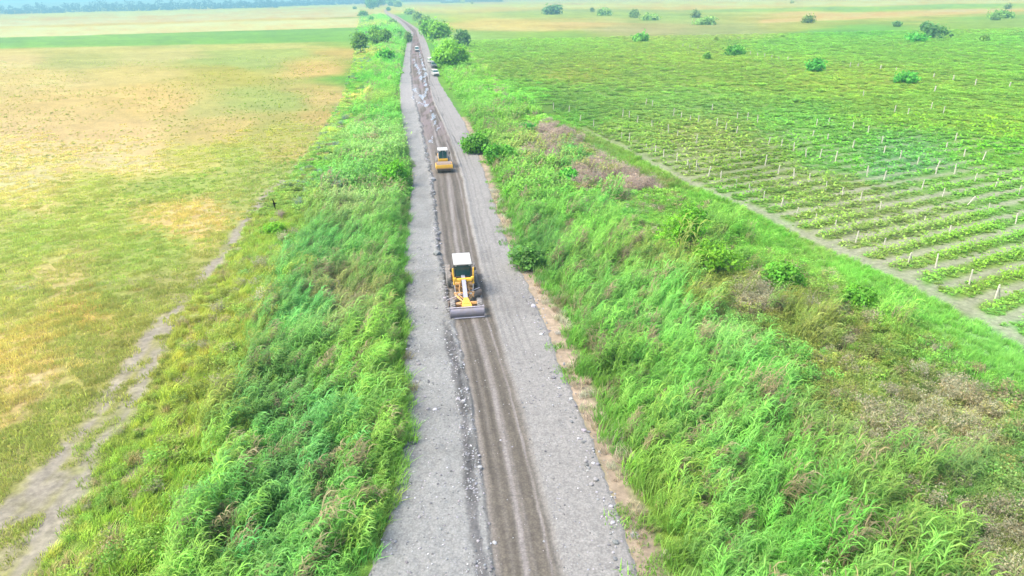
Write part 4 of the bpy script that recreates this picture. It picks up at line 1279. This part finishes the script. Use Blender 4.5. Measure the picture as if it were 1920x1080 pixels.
# ------------------------------------------------------------------ vehicles
def grader():
    x, y = G(877, 599)
    rz = rad(7.0)
    # origin under the middle of the machine: the push blade stands 4.6 m ahead of it
    ox, oy = x - 4.6 * math.sin(rz) * 1.0, y + 4.6 * math.cos(rz)
    e = empty('motor_grader', (ox, oy, .03), rz)
    # push blade in front
    prof = []
    for k in range(9):
        a = -0.95 + 1.75 * k / 8
        prof.append((-4.18 - .52 * math.cos(a) + .1, .50 + .55 * math.sin(a)))
    back = [(p[0] + .06, p[1]) for p in prof[::-1]]
    b = MB().prism(prof + back, -1.36, 1.36).build('push_blade', STEEL, e, 'dusty grey steel blade across the front')
    MB().box((0, -4.42, .98), (2.74, .09, .06), (0, 0, 0), .015).build('top_edge', EDGEM, b)
    MB().box((0, -4.44, .09), (2.74, .05, .13), (rad(-25), 0, 0), .01).build('cutting_edge', EDGEM, b)
    m = MB()
    for sx in (-1, 1): m.prism([(-4.62, .15), (-4.5, .95), (-4.05, .95), (-4.05, .15)], sx * 1.37 - .02, sx * 1.37 + .02)
    m.build('end_plate', STEEL, b)
    # nose
    def ring(yy, w0, w1, z0, z1): return [(-w0, yy, z0), (w0, yy, z0), (w1, yy, z1), (-w1, yy, z1)]
    n = MB().loft([ring(-3.05, .20, .17, .80, 1.24), ring(-3.5, .27, .23, .68, 1.22), ring(-3.95, .38, .36, .55, 1.10), ring(-4.22, .42, .41, .50, .98)]).build('nose', YELLOW, e)
    m = MB().box((0, -3.75, 1.20), (.06, .55, .05), (rad(13), 0, 0), .01)
    for sx in (-1, 1): m.box((sx * .17, -3.8, 1.175), (.14, .4, .03), (rad(14), 0, 0), .008)
    m.build('nose_cover', YELLOW, n)
    MB().tube((0, -3.38, 1.20), (0, -3.38, 1.27), .06, .05, 12).build('tow_cap', DARK, n)
    # long beam
    m = MB().loft([[(-w, yy, z - h), (w, yy, z - h), (w, yy, z), (-w, yy, z)] for yy, z, h, w in ((-3.1, 1.28, .36, .17), (-2.2, 1.68, .36, .165), (-1.3, 2.02, .40, .16), (-.45, 2.10, .5, .16), (.1, 2.0, .6, .16))])
    m.build('beam', PALE, e, 'long pale grey main beam')
    # front axle and wheels
    ax = MB().box((0, -3.25, .62), (2.0, .22, .24), (0, 0, 0), .03).tube((-1.0, -3.42, .78), (1.0, -3.42, .78), .055).tube((-1.0, -3.12, .82), (1.0, -3.12, .82), .05)
    for sx in (-1, 1): ax.box((sx * .62, -3.3, .82), (.5, .30, .18), (0, sx * .12, 0), .03)
    ax.build('front_axle', ORANGE, e)
    for sx in (-1, 1): wheel(e, (sx * 1.08, -3.25, .56), .56, .40)
    # drawbar, circle, moldboard
    m = MB()
    for sx in (-1, 1): m.tube((sx * .12, -3.0, .72), (sx * .75, -1.4, .80), .085)
    m.box((0, -1.15, .80), (1.75, .24, .20), (0, 0, 0), .03)
    m.build('drawbar', ORANGE, e)
    m = MB(); seg = 32; R0, R1 = .66, .84
    rings = []
    for k in range(seg):
        a = 2 * math.pi * k / seg; c_, s_ = math.cos(a), math.sin(a)
        rings.append([m.bm.verts.new((R0 * c_, -1.35 + R0 * s_, .58)), m.bm.verts.new((R1 * c_, -1.35 + R1 * s_, .58)), m.bm.verts.new((R1 * c_, -1.35 + R1 * s_, .70)), m.bm.verts.new((R0 * c_, -1.35 + R0 * s_, .70))])
    for k in range(seg):
        a, b2 = rings[k], rings[(k + 1) % seg]
        for i in range(4): m.bm.faces.new((a[i], a[(i + 1) % 4], b2[(i + 1) % 4], b2[i]))
    bmesh.ops.recalc_face_normals(m.bm, faces=m.bm.faces[:])
    m.build('circle', SOIL, e, 'earth caked turning circle')
    m = MB()
    prof = [(-.13 - .30 * math.cos(a) + .30, .42 + .36 * math.sin(a)) for a in [-1.0 + 1.9 * k / 7 for k in range(8)]]
    m.prism(prof + [(p[0] + .05, p[1]) for p in prof[::-1]], -1.85, 1.85)
    mo = m.build('moldboard', SOIL, e, 'angled blade caked with earth')
    mo.location = (0, -1.4, .02); mo.rotation_euler = (0, 0, rad(37))
    k = MB().box((0, .16, .78), (3.7, .06, .05), (0, 0, 0), .01).build('blade_edge', EDGEM, mo)
    # saddle, lift cylinders
    m = MB().box((0, -1.0, 2.02), (1.55, .28, .16), (0, 0, 0), .03)
    for sx in (-1, 1):
        m.box((sx * .46, -1.0, 1.93), (.46, .30, .20), (0, 0, 0), .04).box((sx * .74, -1.06, 2.12), (.20, .28, .20), (0, 0, 0), .03)
    m.build('saddle', YELLOW, e)
    for sx in (-1, 1):
        c = MB().tube((sx * .80, -1.02, 1.62), (sx * .86, -.98, 2.98), .068).tube((sx * .80, -1.02, 1.60), (sx * .80, -1.02, 1.72), .10).tube((sx * .86, -.98, 2.94), (sx * .86, -.98, 3.02), .06).build('lift_cylinder', YELLOW, e)
        MB().tube((sx * .80, -1.02, 1.66), (sx * .72, -1.15, .82), .04).build('rod', CHROME, c)
    m = MB()
    for (sx, zz, yy, r) in ((-1, 1.45, -.75, .13), (1, 1.4, -.72, .13), (-1, 1.2, -.9, .10), (1, 1.1, -.85, .11), (-1, .95, -.6, .12)):
        m.tube((sx * .55 - .18, yy, zz), (sx * .55 + .18, yy + .08, zz - .1), r)
    m.tube((.2, -1.3, 1.5), (.75, -1.9, .7), .05).box((-.45, -.35, 1.3), (.5, .4, .35), (0, 0, .1), .04).box((.45, -.35, 1.25), (.5, .4, .35), (0, 0, -.1), .04)
    for sx in (-1, 1): m.tube((sx * .3, -.95, 1.7), (sx * .45, -1.5, 1.25), .035, None, 8).tube((sx * .45, -1.5, 1.25), (sx * .3, -2.2, 1.1), .03, None, 8)
    m.build('hydraulics', ORANGE, e, 'dusty orange valves and hoses behind the blade')
    for sx in (-1, 1):
        l_ = MB().box((sx * .48, -2.05, 1.12), (.22, .14, .14), (rad(-20), 0, 0), .03).build('work_lamp', LIGHTM, e)
        MB().tube((sx * .48, -2.1, 1.06), (sx * .2, -2.75, 1.0), .035).build('lamp_arm', ORANGE, l_)
    # cab
    m = MB().box((0, .95, 1.45), (1.30, 1.9, .75), (0, 0, 0), .05)
    cab = m.build('cab', DARK, e)
    m = MB()
    for sx in (-1, 1):
        for (yy, w) in ((-.02, .09), (.85, .08), (1.92, .09)): m.tube((sx * .70, yy, 1.75), (sx * .70, yy + (-.1 if yy < .1 else 0), 3.15), w * .55, None, 8)
        m.box((sx * .70, .95, 1.86), (.07, 1.9, .07), (0, 0, 0), .01)
    m.box((0, -.08, 1.88), (1.36, .07, .07), (0, 0, 0), .01)
    m.build('pillar', DARK, cab)
    MB().prism([(-.06, 1.92), (-.15, 3.1), (-.13, 3.1), (-.04, 1.92)], -.63, .63).build('windscreen', GLASS, cab)
    for sx in (-1, 1): MB().prism([(.0, 1.92), (-.08, 3.1), (1.88, 3.1), (1.88, 1.92)], sx * .69 - .01, sx * .69 + .01).build('side_window', GLASS, cab)
    MB().box((0, 1.93, 2.5), (1.3, .02, 1.15), (0, 0, 0), 0).build('rear_window', GLASS, cab)
    m = MB().box((0, .95, 2.2), (.55, .5, .14), (0, 0, 0), .05).box((0, 1.2, 2.55), (.5, .14, .6), (0, 0, 0), .05)
    m.build('driver_seat', INTERIOR, cab)
    m = MB().prism([(-.62, 3.14), (-.60, 3.24), (-.45, 3.29), (1.75, 3.33), (1.95, 3.28), (1.97, 3.14)], -.76, .76, .03)
    roof = m.build('roof', WHITE, cab)
    MB().box((-.06, -.60, 3.13), (.75, .10, .07), (0, 0, 0), .015).box((.1, 1.99, 3.24), (.6, .06, .06), (0, 0, 0), .01).build('roof_lamp_bar', DARK, roof)
    for sx in (-1, 1):
        MB().box((sx * .58, -.50, 3.07), (.16, .12, .13), (0, 0, 0), .03).build('headlamp', LIGHTM, roof)
        mm = MB().tube((sx * .72, -.1, 2.95), (sx * 1.02, -.25, 2.9), .018, None, 6).tube((sx * 1.02, -.25, 2.9), (sx * 1.02, -.25, 2.75), .018, None, 6).box((sx * 1.02, -.27, 2.62), (.16, .05, .32), (0, 0, 0), .02)
        mm.build('mirror', DARK, cab)
        MB().tube((sx * .95, .1, 1.35), (sx * .95, .1, 2.3), .022, None, 6).tube((sx * .95, .1, 2.3), (sx * .78, .1, 2.4), .022, None, 6).box((sx * .88, .5, .85), (.22, .5, .05), (0, 0, 0), .01).box((sx * .88, .4, 1.15), (.22, .4, .05), (0, 0, 0), .01).build('step', DARK, cab)
    # engine hood, tandem
    m = MB().prism([(2.0, .95), (2.0, 2.05), (4.6, 1.95), (4.9, 1.75), (4.9, .95)], -.62, .62, .05)
    h = m.build('engine_hood', YELLOW, e)
    MB().tube((.3, 3.2, 1.95), (.3, 3.2, 2.75), .07).build('exhaust', DARK, h)
    MB().box((0, 4.91, 1.4), (1.0, .04, .7), (0, 0, 0), .01).build('grille', DARK, h)
    MB().box((0, 3.45, .85), (1.5, 1.4, .45), (0, 0, 0), .04).build('rear_frame', ORANGE, e)
    for sx in (-1, 1):
        MB().box((sx * .78, 3.4, .66), (.22, 1.75, .42), (0, 0, 0), .06).build('tandem_case', ORANGE, e)
        wheel(e, (sx * 1.14, 2.62, .70), .70, .44); wheel(e, (sx * 1.14, 4.18, .70), .70, .44)
    MB().box((0, .2, .95), (.55, 1.6, .45), (0, 0, 0), .05).build('frame', ORANGE, e)
    tag(e, 'yellow motor grader with white cab roof and pale beam, working on the brown lane', 'motor grader')


def roller():
    x, y = G(834, 325)
    rz = rad(8.0)
    e = empty('road_roller', (x - .9 * math.sin(rz), y + .9 * math.cos(rz), .03), rz)
    # drum, with frame round it: drum centre at y = 0
    d = MB().lathe([(.70, -1.04), (.76, -1.04), (.76, 1.04), (.70, 1.04)], (0, 0, .76), 40).build('drum', SOIL, e, 'smooth earth caked steel drum')
    m = MB()
    for sx in (-1, 1): m.box((sx * 1.17, .05, .86), (.14, 2.0, .46), (0, 0, 0), .03)
    m.box((0, -.90, .98), (2.46, .24, .40), (0, 0, 0), .04).box((0, -.97, 1.20), (2.2, .10, .08), (0, 0, 0), .02)
    m.build('drum_frame', YELLOW, e)
    MB().box((0, -.93, .72), (2.2, .12, .16), (0, 0, 0), .02).build('scraper', ORANGE, e)
    MB().box((0, 1.06, .95), (2.46, .28, .42), (0, 0, 0), .04).build('rear_crossbeam', ORANGE, e)
    MB().box((0, 1.5, .85), (.7, .9, .4), (0, 0, 0), .04).tube((-.35, 1.25, 1.0), (-.3, 1.95, 1.0), .06).tube((.35, 1.25, 1.0), (.3, 1.95, 1.0), .06).build('articulation_joint', SOIL, e)
    # cab
    m = MB().box((0, 2.75, 1.15), (1.36, 1.5, .75), (0, 0, 0), .05).box((0, 1.97, 1.38), (1.42, .12, .28), (0, 0, 0), .03)
    cab = m.build('cab', YELLOW, e)
    MB().prism([(2.02, 1.54), (1.98, 2.72), (2.0, 2.72), (2.04, 1.54)], -.58, .58).build('windscreen', GLASS, cab)
    for sx in (-1, 1): MB().prism([(2.06, 1.54), (2.04, 2.72), (3.45, 2.72), (3.45, 1.54)], sx * .635 - .01, sx * .635 + .01).build('side_window', GLASS, cab)
    m = MB()
    for sx in (-1, 1):
        m.tube((sx * .64, 2.03, 1.5), (sx * .64, 2.0, 2.76), .05, None, 8).tube((sx * .64, 3.47, 1.5), (sx * .64, 3.47, 2.76), .05, None, 8)
    m.tube((0, 2.02, 1.54), (0, 1.985, 2.72), .022, None, 6)
    m.build('pillar', PALE, cab)
    r = MB().prism([(1.80, 2.74), (1.84, 2.86), (2.0, 2.90), (3.5, 2.90), (3.62, 2.84), (3.62, 2.74)], -.74, .74, .03).build('roof', WHITE, cab)
    m = MB()
    for sx in (-.42, .42): m.box((sx, 1.80, 2.68), (.18, .10, .12), (0, 0, 0), .02)
    m.build('roof_lamp', LIGHTM, r)
    for sx in (-1, 1):
        MB().tube((sx * .66, 2.0, 2.45), (sx * .98, 1.9, 2.45), .018, None, 6).box((sx * 1.0, 1.88, 2.36), (.16, .06, .40), (0, 0, 0), .02).build('mirror', DARK, cab)
    h = MB().prism([(3.5, .75), (3.5, 1.85), (5.1, 1.7), (5.35, 1.5), (5.35, .75)], -.70, .70, .05).build('engine_hood', YELLOW, e)
    MB().box((0, 5.37, 1.15), (1.1, .03, .5), (0, 0, 0), .01).build('grille', DARK, h)
    for sx in (-1, 1):
        wheel(e, (sx * .80, 4.1, .76), .76, .50)
        MB().box((sx * .78, 2.5, .75), (.2, .8, .06), (0, 0, 0), .01).build('step', DARK, e)
    tag(e, 'yellow single drum road roller with white cab roof following behind the grader', 'road roller')


def car(name, cat, label, px, py, rz, body_mat, kind='car', scale=1.0, lid=None):
    """length along y, front towards -y"""
    x, y = G(px, py)
    e = empty(name, (x, y, .06), rz); e.scale = (scale,) * 3
    W = .88
    if kind == 'van':
        prof = [(-2.4, .35), (-2.45, .85), (-1.75, 1.05), (-1.15, 1.95), (2.3, 2.02), (2.4, 1.9), (2.42, .35)]
        ws = [(-1.78, 1.12), (-1.24, 1.88)]; sw = [(-1.5, 1.15), (-1.08, 1.80), (1.9, 1.80), (1.95, 1.15)]; wb = (-1.6, 1.6)
        rw = [(2.415, 1.15), (2.37, 1.8)]
    elif kind == 'suv':
        prof = [(-2.2, .40), (-2.25, .90), (-2.1, 1.02), (-1.0, 1.10), (-.55, 1.72), (1.85, 1.74), (2.15, 1.1), (2.2, .40)]
        ws = [(-.96, 1.14), (-.60, 1.66)]; sw = [(-.75, 1.16), (-.42, 1.62), (1.75, 1.62), (1.95, 1.16)]; wb = (-1.35, 1.35)
        rw = [(2.13, 1.15), (1.9, 1.68)]
    else:
        prof = [(-2.15, .35), (-2.2, .75), (-1.0, .92), (-.35, 1.42), (1.0, 1.44), (1.65, .98), (2.15, .92), (2.2, .35)]
        ws = [(-.96, .96), (-.40, 1.38)]; sw = [(-.72, .97), (-.28, 1.34), (.95, 1.34), (1.4, .98)]; wb = (-1.3, 1.3)
        rw = [(1.6, 1.03), (1.06, 1.39)]
    m = MB().prism(prof, -W, W, .05)
    for v in m.bm.verts:
        if v.co.z > 1.0: v.co.x *= 1 - .16 * min(1, (v.co.z - 1.0) / .8)
    b = m.build('body', body_mat, e)
    def pane(a, b2, off):
        mm = MB(); (y0, z0), (y1, z1) = a, b2
        w0 = W * (1 - .16 * max(0, min(1, (z0 - 1) / .8))) * .9; w1 = W * (1 - .16 * max(0, min(1, (z1 - 1) / .8))) * .88
        dn = off * .02
        mm.loft([[(-w0, y0 + dn, z0 + .015), (w0, y0 + dn, z0 + .015), (w1, y1 + dn, z1 + .015), (-w1, y1 + dn, z1 + .015)], [(-w0, y0 - dn * 2, z0 - .02), (w0, y0 - dn * 2, z0 - .02), (w1, y1 - dn * 2, z1 - .02), (-w1, y1 - dn * 2, z1 - .02)]])
        return mm
    pane(ws[0], ws[1], -1).build('windscreen', GLASS, b)
    pane(rw[0], rw[1], 1).build('rear_window', GLASS, b)
    for sx in (-1, 1):
        mm = MB().prism(sw, sx * W + sx * .006 - .004, sx * W + sx * .006 + .004)
        for v in mm.bm.verts:
            if v.co.z > 1.0: v.co.x *= 1 - .16 * min(1, (v.co.z - 1.0) / .8)
        mm.build('side_window', GLASS, b)
        MB().box((sx * .62, prof[1][0] - .01, .72), (.34, .06, .16), (0, 0, 0), .02).build('headlight', LIGHTM, e)
        MB().box((sx * .70, prof[-1][0] + .01, .85), (.22, .06, .18), (0, 0, 0), .02).build('tail_light', REDL, e)
        MB().box((sx * (W + .1), ws[0][0] + .15, ws[0][1] + .08), (.16, .1, .13), (0, 0, 0), .03).build('mirror', body_mat, e)
        for wy in wb:
            c = (sx * .78, wy, .33)
            t = MB().lathe([(.19, -.10), (.30, -.11), (.335, -.07), (.335, .07), (.30, .11), (.19, .10)], c, 18).build('wheel', RUBBER, e)
            MB().tube((sx * .78 - .095, wy, .33), (sx * .78 + .095, wy, .33), .19, None, 12).build('rim', PALE, t)
    MB().box((0, prof[1][0] - .02, .48), (1.5, .10, .22), (0, 0, 0), .03).build('bumper', DARK, e)
    MB().box((0, prof[1][0] - .01, .74), (.8, .05, .14), (0, 0, 0), .02).build('grille', DARK, e)
    return tag(e, label, cat, None if kind == 'van' else None)


def vehicles():
    grader(); roller()
    car('white_van', 'van', 'small white van driving alone on the far lane beyond the puddles', 782, 96.5, rad(7), WHITE, 'van', 1.08)
    car('parked_van', 'van', 'white van parked under the willow behind the dark car', 808, 118.5, rad(16), WHITE, 'van', 1.0)
    car('dark_car', 'car', 'dark grey car parked at the right road edge beside the willow', 813.5, 127, rad(10), GREYCAR, 'suv', 1.12)
    car('white_car', 'car', 'white car with dark windscreen, nearest of the vehicles parked by the willow', 816.5, 142.5, rad(14), WHITE, 'suv', 1.08)


def bird():
    D = 30.0
    c = at_dist(514.6, 381.5, D)
    s = D / FPX * .95
    k = N('bird_plumage'); k.b.inputs['Base Color'].default_value = (.0035, .0035, .003, 1); k.b.inputs['Roughness'].default_value = .9; k.b.inputs['Specular IOR Level'].default_value = .05
    m = MB()
    R, U, Fv = Vector(RGT), Vector(UP), Vector(FWD)
    P = lambda a, b, d=0: R * (a * s) + U * (b * s) + Fv * (d * s)
    # body: spindle pointing left to right
    ring = []
    for t, r in ((-4.2, .25), (-3.2, .95), (-1.5, 1.35), (.8, 1.2), (2.4, .6), (3.6, .2)):
        ring.append([P(t + .6, 0 + r * math.cos(q) + t * .02, r * math.sin(q)) for q in [2 * math.pi * i / 8 for i in range(8)]])
    m.loft(ring)
    # wings: long swept blades
    def wing(ps):
        rr = []
        for (a, b, w, d) in ps:
            rr.append([P(a - w * .65, b, d), P(a, b, d + .25), P(a + w * .65, b, d), P(a, b, d - .25)])
        m.loft(rr)
    wing([(-.6, .3, 2.6, 0), (-1.1, 2.8, 2.0, -.8), (-2.2, 5.6, 1.5, -1.4), (-3.6, 8.4, .9, -1.6), (-4.8, 10.2, .2, -1.6)])
    wing([(-.4, -.3, 2.8, 0), (-.1, -3.0, 2.4, -.8), (.6, -6.0, 1.9, -1.4), (1.6, -8.6, 1.3, -1.6), (2.9, -10.6, .25, -1.6)])
    wing2 = [(3.2, .2, .8, 0), (4.4, 1.0, .3, 0)]
    m.loft([[P(3.0, -.3), P(3.0, .4), P(5.2, 1.0), P(5.0, .5)], [P(3.0, -.3, .2), P(3.0, .4, .2), P(5.2, 1.0, .2), P(5.0, .5, .2)]])
    m.loft([[P(3.0, -.4), P(3.0, .2), P(5.0, -.3), P(5.2, -.9)], [P(3.0, -.4, .2), P(3.0, .2, .2), P(5.0, -.3, .2), P(5.2, -.9, .2)]])
    o = m.build('swallow', k.m); o.location = c
    tag(o, 'dark swallow in flight with long curved wings, over the weeds left of the road', 'bird')


# ------------------------------------------------------------------ air, light, camera
def air():
    m = bpy.data.materials.new('haze'); m.use_nodes = True
    t = m.node_tree; t.nodes.remove(t.nodes['Principled BSDF'])
    v = t.nodes.new('ShaderNodeVolumePrincipled')
    v.inputs['Color'].default_value = (.21, .42, .45, 1); v.inputs['Density'].default_value = HAZE_K
    v.inputs['Anisotropy'].default_value = .2
    t.links.new(v.outputs[0], t.nodes['Material Output'].inputs['Volume'])
    bm = bmesh.new(); bmesh.ops.create_cube(bm, size=1)
    for q in bm.verts: q.co = Vector((q.co.x * 20000, q.co.y * 16200 + 0, (q.co.z + .5) * 52 - 3))
    me = bpy.data.meshes.new('haze'); bm.to_mesh(me); bm.free(); me.materials.append(m)
    tag(link('haze', me), 'pale bluish haze thickening over the far fields', 'haze', None, 'stuff')


def light():
    el, az = rad(58), rad(248)      # azimuth of the sun, clockwise from +Y: behind the camera, to the left
    w = bpy.data.worlds.new('World'); sc.world = w; w.use_nodes = True
    t = w.node_tree; bg = t.nodes['Background']
    s = t.nodes.new('ShaderNodeTexSky'); s.sky_type = 'NISHITA'; s.sun_disc = False
    s.sun_elevation = el; s.sun_rotation = az; s.dust_density = 4.0; s.ozone_density = 1.0; s.air_density = 1.0
    t.links.new(s.outputs[0], bg.inputs[0]); bg.inputs[1].default_value = 0.15
    d = bpy.data.lights.new('sun', 'SUN'); d.energy = 1.15; d.angle = rad(24); d.color = (1, .95, .86)
    o = bpy.data.objects.new('sun', d); C.objects.link(o)
    v = Vector((math.sin(az) * math.cos(el), math.cos(az) * math.cos(el), math.sin(el)))
    o.rotation_euler = v.to_track_quat('Z', 'Y').to_euler(); o.location = (0, 0, 60)
    c = bpy.data.cameras.new('camera'); co = bpy.data.objects.new('camera', c); C.objects.link(co)
    c.sensor_width = 36; c.sensor_fit = 'HORIZONTAL'; c.lens = 36 * FPX / 1920
    c.clip_start = .5; c.clip_end = 20000
    M = Matrix((RGT, UP, -FWD)).transposed().to_4x4(); M.translation = Vector((0, 0, CAM_H))
    co.matrix_world = M
    sc.camera = co
    vs = sc.view_settings
    vs.view_transform = 'Standard'; vs.look = 'None'; vs.exposure = EXPOSURE; vs.gamma = 1; vs.use_curve_mapping = False
    sc.cycles.max_bounces = 5; sc.cycles.diffuse_bounces = 3; sc.cycles.glossy_bounces = 2; sc.cycles.transmission_bounces = 3
    sc.cycles.volume_bounces = 0; sc.cycles.sample_clamp_indirect = 6
    sc.cycles.use_denoising = True


EXPOSURE = 2.39
build_ground(); build_road(); cover(); stones(); vegetation(); far_woods(); vineyard(); vehicles(); bird(); air(); light()
print('instances', COUNT, sum(COUNT.values()))
